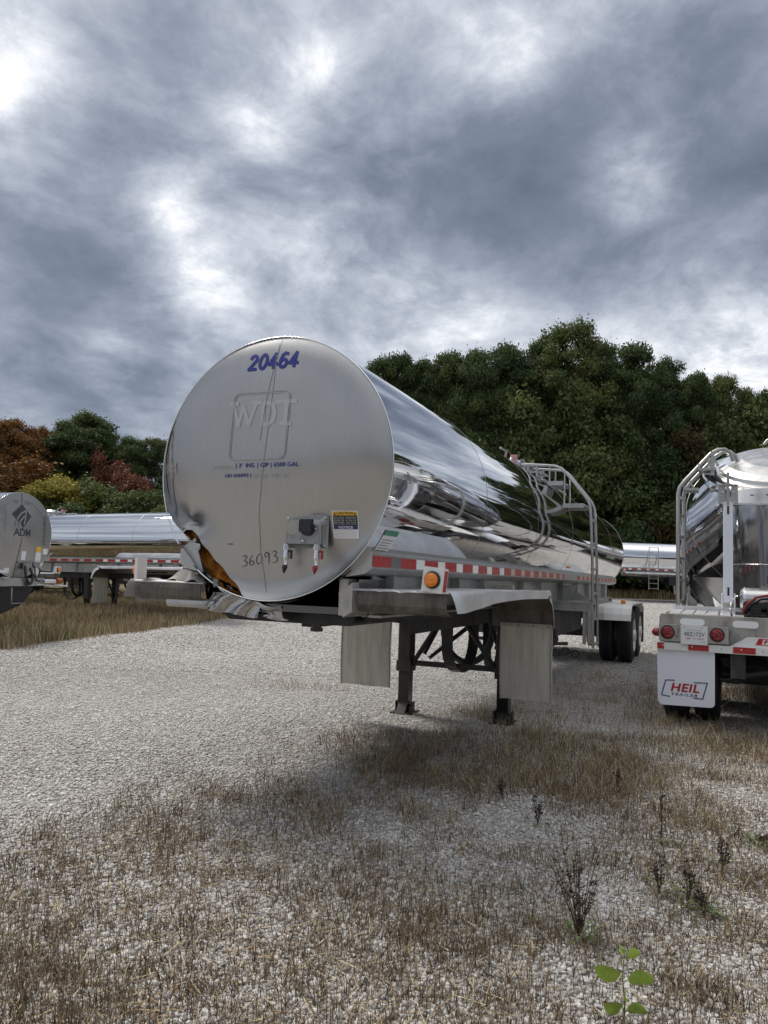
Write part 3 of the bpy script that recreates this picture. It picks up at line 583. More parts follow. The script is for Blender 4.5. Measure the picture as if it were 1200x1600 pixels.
def ladder(parent,s0,ds=.42,m=alu,pu=1.19):
    """side ladder: two rails that bend over the top, rungs and steps"""
    path=[(1.21,-1.5),(1.205,-1.2),(1.19,-.4),(1.165,.2),(1.15,.34),(1.12,.42),(1.06,.50),(.83,.79),(.78,.84),(.70,.875),(.60,.885),(.33,.905),(.20,.90)]
    L=None
    rails=[]
    for k,s in enumerate((s0,s0+ds)):
        b=M_(); P=[(u*pu/1.19,s,z) for u,z in path]; b.tube(P,.0175,8); rails.append(b.build('rail',m,parent))
    for z in (-1.45,-1.13,-.80,-.48,-.16,.16,): 
        u=float(np.interp(z,[-1.5,.2],[1.21,1.165]))*pu/1.19; b=M_(); b.box((u,s0+ds/2,z),(.035,ds-.03,.03)); b.build('rung',m,parent)
    for (u0,u1,z) in ((.80,1.07,.36),(.60,.80,.66)):
        b=M_(); b.box(((u0+u1)/2,s0+ds/2,z),(u1-u0,ds+.02,.022)); b.box(((u0+u1)/2,s0-.006,z-.02),(u1-u0,.012,.05)); b.box(((u0+u1)/2,s0+ds+.006,z-.02),(u1-u0,.012,.05))
        for k in range(5): b.box((u0+.03+(u1-u0-.06)*k/4,s0+ds/2,z+.014),(.012,ds*.9,.006))
        for s in (s0,s0+ds):
            zt=np.interp((u0+u1)/2,[.83,1.06],[.79,.50]); b.tube([(u0+.02,s,z),(u0+.02,s,float(np.interp(u0+.02,[.60,.83,1.06],[.88,.79,.50])))],.011,6); pass
        b.build('step',m,parent)
    b=M_(); 
    for s in (s0,s0+ds): b.tube([(.33,s,.80),(.33,s,.905)],.016,6); b.tube([(.45,s,.74),(.45,s,.90)],.014,6)
    b.box((.42,s0+ds/2,.80),(.20,ds,.02)); b.build('top_bracket',m,parent)
def manhole(parent,s,u=0.02):
    b=M_(); b.lathe((u,s,.83),(0,0,1),[(0,.27),(.08,.27),(.08,.30),(.11,.30),(.115,.27),(.16,.20),(.185,.10),(.19,.001)],32)
    b.build('manhole_lid',trim,parent)
    c=M_()
    for k in range(6):
        an=k*PI/3+.3; p=(u+.30*math.cos(an),s+.30*math.sin(an),.94); q=M_(); q.box(p,(.05,.05,.09)); q.build('clamp',cast,parent)
    c.tube([(u-.02,s-.25,1.0),(u+.03,s-.33,1.08),(u-.04,s-.42,1.12)],.016,8); c.build('lid_lever',cast,parent)
    d=M_(); d.cyl((u+.14,s-.32,.92),(u+.14,s-.32,1.03),.035,12); d.box((u+.14,s-.42,.99),(.03,.18,.03)); d.build('vent_valve',mat('pink_cap',(.55,.25,.27),.5),parent)
def fender(parent,sg,s0=.05,name='front_fender',crumple=0):
    x0,x1=(.60,1.205) if sg>0 else (-1.125,-.53)
    prof=[(s0+.02,-.765),(s0+.06,-.757)]+[(s0+.06+2.84*k/8,-.757-.004*math.sin(k)) for k in range(1,9)]+[(3.08,-.785),(3.20,-.85),(3.28,-.95),(3.31,-1.04),(3.32,-1.12)]
    b=M_(); b.sheet(prof,x0,x1,.006,0,1); b.sheet([(s0+.10,-.90),(s0+.035,-.885),(s0+.012,-.85),(s0+.008,-.80),(s0+.016,-.772)],x0+.02,x1-.01,.006,1,1); f=b.build(name,[bright_alu,dirt_in],parent,recalc=False)
    # rolled, crumpled outer lip
    l=M_()
    def g(i,j):
        s=s0+(3.08-s0)*i; h=(.062+.055*math.exp(-((i-.02)/.30)**2)*(crumple and 1)+.012)*(1 if s<2.95 else .6)
        wv=.008*math.sin(i*14)+.004*math.sin(i*27+1) if crumple else 0
        out=.045*math.exp(-(i/.12)**2)*crumple
        return ((x1+ (out*j+wv*j+.012*math.sin(j*PI/2)) if sg>0 else x0-(out*j+wv*j+.012*math.sin(j*PI/2))), s, -.750-.004*math.sin(i*8)-h*j**1.3+(.01*math.sin(j*PI)))
    l.grid(g,60,6); 
    def g2(i,j):
        P=[(3.08,-.785),(3.20,-.85),(3.28,-.95),(3.31,-1.04),(3.32,-1.12)]; k=i*4; a=int(min(3,k)); t=k-a; s=P[a][0]*(1-t)+P[a+1][0]*t; z=P[a][1]*(1-t)+P[a+1][1]*t
        return ((x1+.02*math.sin(j*PI/2)) if sg>0 else x0-.02*j,s-.075*j*(1-.2*i)+.012*(1-j),z-.055*j*(1-i)+.004)
    l.grid(g2,12,3); l.build('lip',bright_alu,f,recalc=False)
    if crumple and sg>0:
        w_=M_(); P=[]
        def g3(i,j):
            u=.60+.60*i; return (u,s0-.004-.012*j,-.757+.006*vn((i*14,0),1,4)+.003*vn((i*45,0),1,5)-.008*j)
        w_.grid(g3,50,2); w_.build('front_edge',bright_alu,f,recalc=False)
    fx0,fx1=(.69,1.20) if sg>0 else (-1.05,-.48)
    m=M_(); 
    def fl(i,j): return (fx0+(fx1-fx0)*i, 3.30-.02*math.sin(j*PI)*1.0+.02*j*(1 if sg>0 else .4)+.008*math.sin(i*PI), -1.10-.725*j+.004*math.sin(i*9))
    m.grid(fl,10,12); 
    m.grid(lambda i,j:(fl(1-i,j)[0],fl(1-i,j)[1]+.010,fl(1-i,j)[2]),10,12)
    p=[fl(0,0),fl(1,0),fl(1,1),fl(0,1)]
    for a,c in((0,1),(1,2),(2,3),(3,0)): m.add([p[a],p[c],(p[c][0],p[c][1]+.01,p[c][2]),(p[a][0],p[a][1]+.01,p[a][2])],[(0,1,2,3)])
    fo=m.build('mud_flap',flap_m,f,recalc=True)
    for q in (.08,.36,.64,.92): bb=M_(); bb.lathe((fx0+(fx1-fx0)*q,3.280,-1.10),(0,-1,0),[(0,.012),(.006,.010),(.007,.001)],8); bb.build('bolt',cast,f)
    e=M_(); 
    for xx in (fx0+.006,fx1-.006): e.tube([(xx,fl(.5,j/8)[1]-.008,fl(.5,j/8)[2]) for j in range(9)],.009,6)
    e.bar((fx0,3.292,-1.10),(fx1,3.292,-1.10),.02,.035); e.build('flap_edge',mat('flap_trim',(.40,.39,.36),.5,fn=grime((.40,.39,.36),(.26,.24,.2),9)),f)
    return f
def marker(parent,sg,main=False):
    b=M_(); 
    if sg>0: 
        rt=Matrix.Rotation(R(6),3,'Y')@Matrix.Rotation(R(-8),3,'Z'); c=(1.125,.04,-.688); b.box(c,(.135,.075,.145),rt,0,.008); o=b.build('marker_box',white_alu,parent)
        for nm,m,r0,r1,h0,h1 in(('bezel',blk,.052,.052,.0,.012),('lens',amber,.042,.001,.012,.030)):
            q=M_(); q.lathe(Vector(c)+rt@Vector((.005,-.038,0)),rt@Vector((0,-1,0)),[(h0,r0),(h1,r0*.98),(h1+.008,r0*.6),(h1+.010,.001)],28); q.build(nm,m,o)
        q=M_(); q.box(Vector(c)+rt@Vector((.071,0,0)),(.004,.03,.12),rt); q.build('side_reflector',red,o)
    else:
        b.box((-1.03,.03,-.68),(.028,.10,.15),None,0,.004); o=b.build('marker_box',white_alu,parent)
        q=M_(); q.lathe((-1.045,.03,-.69),(-1,0,0),[(0,.045),(.02,.042),(.028,.001)],20); q.build('lens',amber,o)
def tanker(label,mw,main=False,cat='tank trailer',group=None,lad=6.0,name='tank_trailer'):
    T=thing(name,label,cat,mw,group)
    # ---- shell
    b=M_(); NA=144; ss=[0,.02,.06,.12,.2,.3,.42,.56,.72,.9,1.2]+list(np.linspace(1.6,LEN,24))
    def shell(i,j):
        k=j*(len(ss)-1); s=ss[int(round(k))]; an=2*PI*i; r=RT
        if main:
            wv=math.exp(-((an-R(222))/R(15))**2)*math.exp(-s/.40); r-=.10*wv*(1+.5*math.sin(an*23)*math.sin(s*17))
            # faint dings
            r-=.0035*math.exp(-((an-R(18))/.16)**2-((s-5.2)/.35)**2)+.003*math.exp(-((an-R(-20))/.15)**2-((s-7.3)/.3)**2)
        return (r*math.cos(an),s,r*math.sin(an))
    b.grid(shell,NA,len(ss)-1,0,True,True)
    b.lathe((0,LEN,0),(0,1,0),[(0,RT),(.02,RT-.005),(.05,RT-.06),(.12,RT-.25),(.18,.35),(.20,.001)],NA)
    sh=b.build('tank_shell',polish,T,recalc=True)
    for s in (2.1,4.2,6.5,8.7,10.9): b=M_(); b.lathe((0,s,0),(0,1,0),[(-.006,RT+.0003),(-.003,RT+.0015),(.003,RT+.0015),(.006,RT+.0003)],NA,0); b.build('jacket_seam',seam,sh)
    b=M_(); b.lathe((0,LEN,0),(0,1,0),[(-.03,RT+.001),(-.03,RT+.004),(.01,RT+.004),(.01,RT-.002)],NA,0); b.build('rear_ring',trim,sh)
    face=end_face(T,main_disp if main else (lambda u,z:-.09*(1-math.hypot(u,z)/RT)),brushed,main,46 if main else 14,200 if main else 72)
    b=M_(); P=[]
    angs=[a for a in np.arange(-128 if main else 0,(218 if main else 361),2.)]
    b.tube([((RT)*math.cos(R(a)),-.003,(RT)*math.sin(R(a))) for a in angs],.0042,6); b.build('end_ring',trim,face)
    # ---- rails both sides
    for sg in (1,-1):
        b=M_(); x=lambda v:sg*v
        b.prism([(x(.60),-.46),(x(.700),-.525),(x(.715),-.54),(x(.715),-.632),(x(.665),-.665),(x(.52),-.69)],1,.05,LEN-.05)
        r=b.build('side_rail',alu,T)
        tape(r,x(.7175),-.620,-.552,.06,6.7,.29,.17,((.33,.40),) if main else (),sg,3.2); tape(r,x(.7175),-.615,-.56,7.8,12.9,.29,.17,(),sg,7)
        b=M_(); b.span((x(.575),.35,-.66),(x(.59),LEN-.6,-.93)); b.span((x(.52),.35,-.93),(x(.66),LEN-.6,-.945))
        for s in (.55,1.25,2.0,2.8,4.4,5.4,6.9,8.2,9.4,10.4,11.6): b.prism([(.0+s,-.66),(s+.012,-.66),(s+.012,-.93),(s,-.93)],0,x(.59),x(.66))
        r2=b.build('frame_web',alu,T)
        b=M_(); b.span((x(.38),1.4,-1.11),(x(.50),LEN-.4,-.86)); b.build('frame_rail',under,T)
    # ---- nose underside and coupler
    b=M_(); b.grid(lambda i,j:((RT+.012+.05*j)*math.cos(R(228+84*i)),.02+.62*j,(RT+.012+.05*j)*math.sin(R(228+84*i))),30,4); b.prism([(-.58,-.66),(-.50,-.88),(.50,-.88),(.60,-.70),(.60,-.80),(.55,-.925),(-.52,-.925)],1,.12,.62)
    b.build('nose_cradle',mat('dark_cradle',(.13,.13,.135),.16,1),T,recalc=False)
    b=M_(); b.prism([(.05,-.70),(.16,-.70),(.5,-.945),(.05,-.925)],0,.50,.56); b.prism([(.505,-.79),(.60,-.72),(.60,-.90),(.54,-.935)],1,.03,.10); b.prism([(.505,-.79),(.60,-.72),(.60,-.90),(.54,-.935)],1,.10,.9); b.build('nose_bracket',dirty_alu,T)
    b=M_(); b.prism([(-.50,-.935),(.50,-.935),(.50,-.985),(.46,-1.005),(-.45,-1.005),(-.50,-.97)],1,.28,1.7); b.bar((.55,.35,-.93),(.62,2.2,-.95),.03,.10); b.bar((-.55,.35,-.93),(-.62,2.2,-.95),.03,.10); b.span((-.46,1.7,-1.0),(.46,3.4,-.93)); b.build('coupler_plate',black,T,bevel=.004)
    b=M_(); b.lathe((0,.72,-1.0),(0,0,-1),[(0,.045),(.03,.045),(.03,.034),(.06,.034),(.06,.045),(.085,.045),(.09,.001)],20); b.build('kingpin',blackwet,T)
    for sg in(1,-1):
        f=fender(T,sg,crumple=1 if main else 0); marker(f,sg)
    b=M_(); b.cyl((-.83,.10,-.90),(-.44,.10,-.90),.03,12); b.cyl((-.53,.3,-.92),(-.53,1.6,-.92),.028,12); b.build('front_tube',alu,T)
    # ---- landing gear
    for sg in(1,-1):
        b=M_(); u=sg*.565; b.box((u,3.98,-1.38),(.155,.155,.56),None,0,.012); b.span((u-.085,3.89,-1.72),(u+.085,4.07,-1.60)); b.bar((u,3.98,-1.10),(u,3.70,-1.10),.16,.08)
        b.prism([(3.90,-.93),(4.06,-.93),(4.06,-1.2),(3.90,-1.12)],0,u-.09,u+.09)
        leg=b.build('landing_leg',black if sg>0 else mat('leg_grey',fn=grime((.035,.032,.028),(.015,.015,.015),6,.45,.7,(.4,.6))),T,bevel=.003)
        b=M_(); b.box((u,3.98,-1.88),(.125,.125,.52)); b.build('inner_leg',blackwet,leg)
        b=M_(); b.prism([(3.82,-2.188),(4.14,-2.188),(4.12,-2.165),(4.05,-2.08),(4.03,-2.05),(3.93,-2.05),(3.91,-2.08),(3.84,-2.165)],0,u-.055,u+.055); b.box((u,3.98,-2.178),(.24,.30,.018)); b.cyl((u-.10,3.98,-2.10),(u+.10,3.98,-2.10),.018,8); b.span((u-.10,3.93,-2.17),(u-.085,4.03,-2.06)); b.span((u+.085,3.93,-2.17),(u+.10,4.03,-2.06)); b.build('foot',black,leg,bevel=.003)
    b=M_(); b.tube([(.66,3.98,-1.35),(.74,3.98,-1.35),(.74,3.98,-1.20),(.80,3.98,-1.20)],.012,6); b.box((.67,3.98,-1.35),(.05,.12,.12)); b.build('crank_handle',black,T)
    for k,(x0_,z0_) in enumerate(((.30,-.99),(-.25,-1.0))):
        b=M_(); b.tube([(x0_,.6,z0_+.03),(x0_+.02,1.5,z0_-.04),(x0_-.03,2.4,z0_-.09),(x0_+.03,3.4,z0_-.05),(x0_,4.6,z0_-.10),(x0_+.05,6.0,z0_-.08)],.012,6); b.build('air_line',blackp,T)
    b=M_(); b.span((-.66,3.86,-1.11),(.66,4.10,-.95)); b.build('gear_crossmember',black,T,bevel=.004)
    b=M_(); b.span((-.49,3.95,-1.655),(.49,4.01,-1.60)); b.build('gear_strut',black,T)
    for a_,c_ in (((-.47,3.96,-1.62),(-.14,3.9,-1.13)),((-.47,4.3,-1.55),(-.30,4.5,-1.1)),((.47,3.96,-1.62),(.13,3.9,-1.13)),((-.44,4.4,-1.6),(.1,5.0,-1.05)),((.44,4.4,-1.6),(.1,5.0,-1.1))):
        b=M_(); b.tube([a_,c_],.028,8); b.build('gear_brace',black,T)
    def hoop(u0,s0,s1,zb,w_):
        b=M_(); P=[(s0,-1.02)]+[(s0+(s1-s0)*(1-math.cos(PI*k/12))/2,zb+.34-.34*math.sin(PI*k/12)) for k in range(13)]+[(s1,-1.02)]
        b.sheet(P,u0-w_/2,u0+w_/2,.010); b.build('spare_wheel_hoop',black,T)
    hoop(-.01,3.75,4.75,-1.715,.125); hoop(.10,4.95,5.6,-1.80,.10)
    b=M_(); P=[(-.36+.62*(1-math.cos(PI*k/14))/2-.05,4.8,-1.25-.42*math.sin(PI*k/14)) for k in range(15)]; b.tube([(P[0][0],4.8,-1.0)]+P+[(P[-1][0],4.8,-1.0)],.04,8); b.build('hose',mat('hose_black',(.02,.02,.02),.5),T)
    b=M_(); b.grid(lambda i,j:(.60+.16*j,3.7+.5*math.sin(i*1.3),-.80-.36*i),8,2,0,False); b.prism([(3.55,-.72),(3.62,-.72),(3.80,-1.20),(3.70,-1.20)],0,.62,.74); b.prism([(3.9,-.76),(4.1,-.76),(4.1,-1.12),(4.0,-1.12)],0,.76,.90); b.build('side_bracket',mat('bracket_alu',fn=grime((.45,.44,.41),(.3,.28,.25),6)),T)
    # ---- mid frame
    b=M_(); b.span((.55,5.95,-1.02),(1.20,6.02,-.91)); b.span((.55,5.93,-.925),(1.20,6.06,-.91)); b.span((.55,5.93,-1.03),(1.20,6.06,-1.018)); b.build('outrigger',alu,T); b=M_(); b.span((-1.18,5.95,-1.02),(-.55,6.02,-.91)); b.build('outrigger',alu,T)
    b=M_(); b.prism([(5.98,-.93),(6.46,-.93),(6.46,-1.50),(6.05,-1.42)],0,1.12,1.14); b.span((1.08,5.97,-1.45),(1.12,6.02,-.9)); b.span((1.08,6.44,-1.5),(1.14,6.48,-.9)); b.build('ladder_panel',alu,T)
    b=M_(); b.prism([(.50,-.70),(.85,-.70),(.72,-.93),(.50,-.93)],1,6.9,6.93); b.prism([(.50,-.66),(.98,-.93),(.50,-.93)],1,7.6,7.62); b.span((.5,7.0,-1.0),(.9,10.2,-.93)); b.build('gusset',alu,T)
    b=M_(); b.span((-.55,6.6,-1.42),(.62,8.9,-1.08)); b.span((-.7,9.0,-1.25),(.7,9.12,-1.05)); b.build('under_box',under,T,bevel=.01)
    b=M_(); b.lathe((.25,7.2,-1.55),(0,1,0),[(0,.001),(.02,.12),(.05,.14),(.9,.14),(.93,.12),(.95,.001)],24); b.build('air_tank',under,T)
    b=M_(); b.tube([(.9,5.9,-1.45),(.3,6.1,-1.50),(-.4,6.1,-1.46)],.025,6); 
    for k in range(9): 
        c=(-.1+.13*k,6.3,-1.60+.02*math.sin(k*2)); b.tube([(c[0]+.055*math.cos(t),c[1],c[2]+.045*math.sin(t)) for t in np.linspace(0,6.283,10)],.012,5,caps=False)
    b.build('hose_rack',under,T)
    # ---- tandem
    for s in (11.06,12.31):
        b=M_(); zl=.5+TP*s-ZC; b.cyl((-1.0,s,zl),(1.0,s,zl),.065,16); b.span((-.5,s-.5,zl+.12),(-.38,s+.5,zl+.2)); b.span((.38,s-.5,zl+.12),(.5,s+.5,zl+.2)); b.cyl((.44,s+.35,zl+.1),(.44,s+.35,zl+.55),.13,16); b.cyl((-.44,s+.35,zl+.1),(-.44,s+.35,zl+.55),.13,16); b.build('axle',under,T)
        for sg in(1,-1):
            for (a_,c_) in ((.98,1.265),(.655,.94)):
                u0,u1=(a_,c_) if sg>0 else (-c_,-a_); tyre_part(s,u0,u1,T,sg)
    for sg in(1,-1):
        x0,x1=(.64,1.27) if sg>0 else (-1.27,-.64); b=M_()
        b.sheet([(10.22,-1.31),(10.27,-1.20),(10.36,-1.10),(10.50,-1.045),(10.7,-1.03),(12.55,-1.03),(12.80,-1.05),(12.96,-1.12),(13.04,-1.22)],x0,x1,.012); ff=b.build('rear_fender',[white_alu,dirt_in],T,recalc=False)
        b=M_(); b.sheet([(10.205,-1.315),(10.26,-1.197),(10.35,-1.092),(10.50,-1.035),(10.7,-1.02),(12.55,-1.02),(12.80,-1.04)],x1-.004,x1+.012,.02)
        for q in (.25,.5,.75): b.sheet([(10.21,-1.305),(10.262,-1.195),(10.352,-1.095),(10.50,-1.038),(10.7,-1.022)],x0+.63*q-.004,x0+.63*q+.004,.018)
        b.build('fender_rib',white_alu,ff,recalc=False)
        q=M_(); c=(sg*1.1,10.72,-.99); q.lathe(c,(0,-1,0),[(-.01,.001),(-.01,.04),(.02,.045),(.03,.03),(.035,.001)],20); q.span((c[0]-.01,10.71,-1.03),(c[0]+.01,10.75,-.97)); q.build('marker_light',amber,ff)
        q=M_(); q.span((sg*.62,10.20,-1.06),(sg*.66,10.25,-1.02)); q.build('side_lamp',amber,ff)
        b=M_(); b.box((sg*.96,13.13,-1.50),(.62,.012,.72)); b.span((sg*.6,13.05,-1.15),(sg*1.27,13.10,-1.10)); b.build('rear_flap',mat('flap_dark',fn=grime((.10,.10,.095),(.05,.045,.04),6)),T)
    b=M_(); b.span((-.62,.1+LEN-.1,-1.25),(.62,LEN+.12,-.95)); b.span((-1.1,LEN+.02,-1.72),(1.1,LEN+.12,-1.62)); b.span((-.5,LEN+.02,-1.65),(-.42,LEN+.1,-1.2)); b.span((.42,LEN+.02,-1.65),(.5,LEN+.1,-1.2)); b.build('rear_bumper',alu,T)
    # ---- top
    manhole(T,6.25,.02)
    ladder(T,lad)
    b=M_(); b.span((-.24,6.65,.84),(.24,9.4,.875)); 
    for sg in(1,-1): b.tube([(sg*.24,5.4,.84),(sg*.24,5.4,.90),(sg*.24,9.4,.90),(sg*.24,9.4,.84)],.016,6)
    b.build('walkway',alu,T)
    return T,face,sh
mainM=frame_m((-.73782+(-ZC)*.0045,4.93167-ZC*.0105,0.0),.4046)
mainM.translation=Vector((-.73782,4.93167,2.23391))-mainM.to_3x3()@Vector((0,0,ZC))
MT,MF,MS=tanker('large polished tank trailer in the middle with a dented round grey end',mainM,True)
def onface(p):
    x=p.x-.45*main_disp(p.x,p.z-ZC)
    return Vector((x,main_disp(x,p.z-ZC)-.0035,p.z))
fx,fz=(1,0,0),(0,0,1)
def onface2(p):
    q=onface(p); q.y+=.0009; return q
def ft(body,nm,m,u,z,width=None,height=None,**k): return text(body,nm,m,MF,(u,0,z+ZC),fx,fz,width,height,deform=onface,**k)
def arc(cx,cy,rx,ry,a0,a1,n=12): return [(cx+rx*math.cos(R(a0+(a1-a0)*k/n)),cy+ry*math.sin(R(a0+(a1-a0)*k/n))) for k in range(n+1)]
DG={'2':[arc(.30,.70,.22,.24,165,-35)+[(.08,.06),(.58,.06)]],'0':[arc(.32,.5,.24,.44,0,360,24)],'4':[[(.60,.28),(.04,.28),(.40,.94),(.40,.06)]],
    '6':[[(.50,.90),(.32,.94),(.16,.80),(.09,.50),(.09,.32)]+arc(.32,.30,.23,.24,180,540,20)]}
for k,c in enumerate('20464'): strokes([[(x*.95+k*.70+y*.20,y) for x,y in L] for L in DG[c]],'number_lettering',ink,MF,(-.200,0,.628+.010*0+ZC),fx,fz,.108,.0215,deform=onface)
ft("| 3'  INS. | CIP | 6500 GAL",'text_line',ink,-.247,-.021,.462,.038,bold=.010)
ft('HD 036093 |','text_line',ink,-.326,-.080,.196,.030,bold=.010)
ft('PWRE','faded_text',ghost,-.43,-.022,.155,.030,bold=.01); ft('20464 - CIP  IX','faded_text',ghost,-.115,-.080,.26,.022)
strokes([[(-.285,.405),(-.245,.265),(-.21,.385),(-.165,.265),(-.115,.405)],[(-.315,.408),(-.255,.408)],[(-.14,.408),(-.085,.408)]],'faded_lettering',ghost,MF,(0,0,ZC),fx,fz,1,.026,deform=onface2)
strokes([[(-.06,.40),(-.06,.265),(-.02,.262),(.015,.285),(.025,.335),(.012,.385),(-.02,.403),(-.06,.40)]],'faded_lettering',ghost,MF,(0,0,ZC),fx,fz,1,.028,deform=onface2)
strokes([[(.035,.405),(.175,.405)],[(.105,.40),(.105,.265)],[(.07,.262),(.14,.262)]],'faded_lettering',ghost,MF,(0,0,ZC),fx,fz,1,.028,deform=onface2)
def rrect(u0,z0,u1,z1,r,sh=.05):
    P=[]; 
    for (cx,cz,a0) in((u1-r,z1-r,0),(u0+r,z1-r,90),(u0+r,z0+r,180),(u1-r,z0+r,270)):
        for k in range(7): a=R(a0+15*k); P.append((cx+r*math.cos(a)+(cz-z0)*sh,cz+r*math.sin(a)))
    return P+[P[0]]
strokes([rrect(-.305,.035,.115,.475,.045)],'faded_outline',ghost2,MF,(0,0,ZC),fx,fz,1,.006,deform=onface)
strokes([rrect(-.295,.045,.105,.465,.04)],'faded_outline',ghost,MF,(0,0,ZC),fx,fz,1,.004,deform=onface)
# hand written 36093
HW=[[(0,.9),(.25,1),(.45,.85),(.2,.55),(.5,.35),(.4,.08),(.0,.0)],
 [(1.05,1.0),(.8,.7),(.72,.3),(.9,.08),(1.15,.15),(1.2,.4),(1.0,.5),(.75,.35)],
 [(1.75,1.05),(1.5,.8),(1.45,.4),(1.65,.15),(1.95,.3),(2.05,.7),(1.9,1.0),(1.75,1.05)],
 [(2.75,1.0),(2.5,1.2),(2.3,1.0),(2.4,.75),(2.7,.85),(2.75,1.1),(2.78,.7),(2.75,.2)],
 [(3.1,1.15),(3.35,1.3),(3.55,1.1),(3.3,.85),(3.65,.65),(3.55,.3),(3.2,.25)]]
strokes([[(x+.0*y,y+x*.06) for x,y in L] for L in HW],'handwriting',ink2,MF,(-.185,0,-.645+ZC),fx,fz,.072,.0042,deform=onface)
strokes([[(0,0),(.3,.3),(.35,0)],[(.6,.3),(.8,0),(.9,.35)],[(1.2,.0),(1.25,.35),(1.5,.1)]],'handwriting',ink2,MF,(-.30,0,-.505+ZC),fx,fz,.025,.003,deform=onface)
strokes([[(.045,.835),(.03,.76),(.005,.66)],[(.005,.66),(-.015,.56),(-.035,.46),(-.05,.36),(-.075,.16)]],'scratch',mat('scratch_grey',(.15,.15,.145),.4,1),MF,(0,0,ZC),fx,fz,1,.0028,deform=onface)
strokes([[(.005,.8),(-.03,.35),(-.06,.03),(-.085,-.3),(-.07,-.55),(-.02,-.80)]],'weld_seam',mat('seam_line',(.355,.352,.345),.34,1),MF,(.02,0,ZC),fx,fz,1,.0045,deform=onface)
# rivet plate at the left
b=M_(); 
def pg(i,j): u=-.855+.125*i; z=-.028+.07*j; return (u,main_disp(u,z)-.004,z)
b.grid(pg,4,3); o=b.build('patch_plate',alu,MF,recalc=False); b=M_()
for (u,z) in((-.76,.025),(-.76,-.01),(-.83,-.015)): b.lathe((u,main_disp(u,z)-.004,z),(0,-1,0),[(0,.008),(.004,.006),(.005,.001)],8)
b.build('rivet',seam,o)
# electrical box with two glad hands
def fbox(u0,z0,u1,z1,d0,d1,ch=.006,mi=0,b=None): (b or M_()).box(((u0+u1)/2,-(d0+d1)/2,(z0+z1)/2),(u1-u0,d1-d0,z1-z0),None,mi,ch)
DB=main_disp(.295,-.415)+.012
def MX(): return MB((0,DB,ZC))
b=MX(); b.box((.295,-.030,-.415),(.30,.02,.205),None,0,.01); 
b.grid(lambda i,j:(.165+.26*i,-.040-.055*math.sin(PI*min(1,max(0,j*1.0)))**.4*math.sin(PI*i)**.25,-.505+.175*j),12,10); b.box((.295,-.055,-.435),(.245,.06,.12),None,0,.012)
nb=b.build('connection_box',cast,MF,bevel=.003)
b=MX(); b.lathe((.225,-.086,-.395),(0,-1,0),[(0,.048),(.008,.046),(.010,.001)],28); b.build('blank_cover',mat('cover_grey',(.33,.32,.30),.5,.3),nb)
b=MX(); b.lathe((.335,-.086,-.400),(0,-1,0),[(0,.047),(.03,.045),(.034,.001)],24); b.box((.335,-.125,-.385),(.09,.014,.075),None,0,.01); b.cyl((.29,-.12,-.355),(.38,-.12,-.355),.012,10); b.build('socket_lid',blackp,nb)
b=MX(); 
for (u,z) in((.165,-.33),(.425,-.33),(.165,-.5),(.425,-.5),(.275,-.40),(.385,-.40),(.285,-.375),(.30,-.475)): b.lathe((u,-.088 if .17<u<.42 else -.042,z),(0,-1,0),[(0,.008),(.005,.007),(.007,.001)],8)
b.build('bolt',chrome,nb)
for (u,hm,tm) in((.178,blackp,blackp),(.392,redp,redp)):
    b=MX(); b.lathe((u,-.075,-.495),(0,0,-1),[(0,.020),(.015,.020),(.016,.026),(.035,.026),(.036,.018),(.06,.020),(.085,.022),(.10,.016),(.115,.012),(.13,.014),(.133,.001)],16); v=b.build('shutoff_valve',chrome,MF)
    b=MX(); b.cyl((u,-.075,-.545),(u+.035,-.085,-.540),.007,8); b.box((u+.042,-.085,-.56),(.010,.014,.055)); b.build('valve_handle',hm,v)
    b=MX(); b.lathe((u-.004,-.075,-.625),(-.15,0,-1),[(0,.012),(.015,.018),(.03,.014),(.055,.003)],10); b.build('valve_plug',tm,v)
# caution sticker
st=MB(); 
def sq(u0,z0,u1,z1,m,nm,par,off=.0025):
    b=M_(); b.grid(lambda i,j:(u0+(u1-u0)*i,main_disp(u0+(u1-u0)*i,z0+(z1-z0)*j)-off,z0+(z1-z0)*j),4,4); return b.build(nm,m,par,recalc=False)
S=sq(.462,-.452,.633,-.283,sticker,'caution_sticker',MF)
sq(.468,-.312,.627,-.288,yellow,'sticker_band',S,.0035); sq(.468,-.374,.627,-.312,blk,'sticker_panel',S,.0035); sq(.468,-.396,.627,-.374,navy,'sticker_band',S,.0035)
def stx(body,m,u,z,w_,h_,par=None,**k):
    return text(body,'sticker_text',m,par or S,(u,0,z+ZC),fx,fz,w_,h_,deform=lambda p:Vector((p.x,main_disp(p.x,p.z-ZC)-.0048,p.z)),**k)
stx('CAUTION',blk,.494,-.307,.108,.016,bold=.02); stx('NOTICE',sticker,.502,-.3925,.092,.015,bold=.02)
for k in range(5): stx(['Do not climb on','this tank when','wheels roll','Bleed all brakes','before parking'][k],sticker,.474,-.326-.0105*k,.066,.0065); stx(['Check air lines','Couple hoses','Use side steps','before moving','Keep off wet'][k],sticker,.552,-.326-.0105*k,.066,.0065)
for k in range(5): stx(['Drain all air tanks daily in cold','and inspect the valves, hoses and','the couplings. Set the brakes and','chock the wheels before any work','on this vehicle is started here'][k],txt_grey,.474,-.408-.0085*k,.145,.0048)
for u in(.474,.606): b=M_(); y_=main_disp(u,-.3)-.0045; b.add([(u,y_,-.308),(u+.016,y_,-.308),(u+.008,y_,-.293)],[(0,1,2)]); b.build('warning_triangle',blk,S,recalc=False)
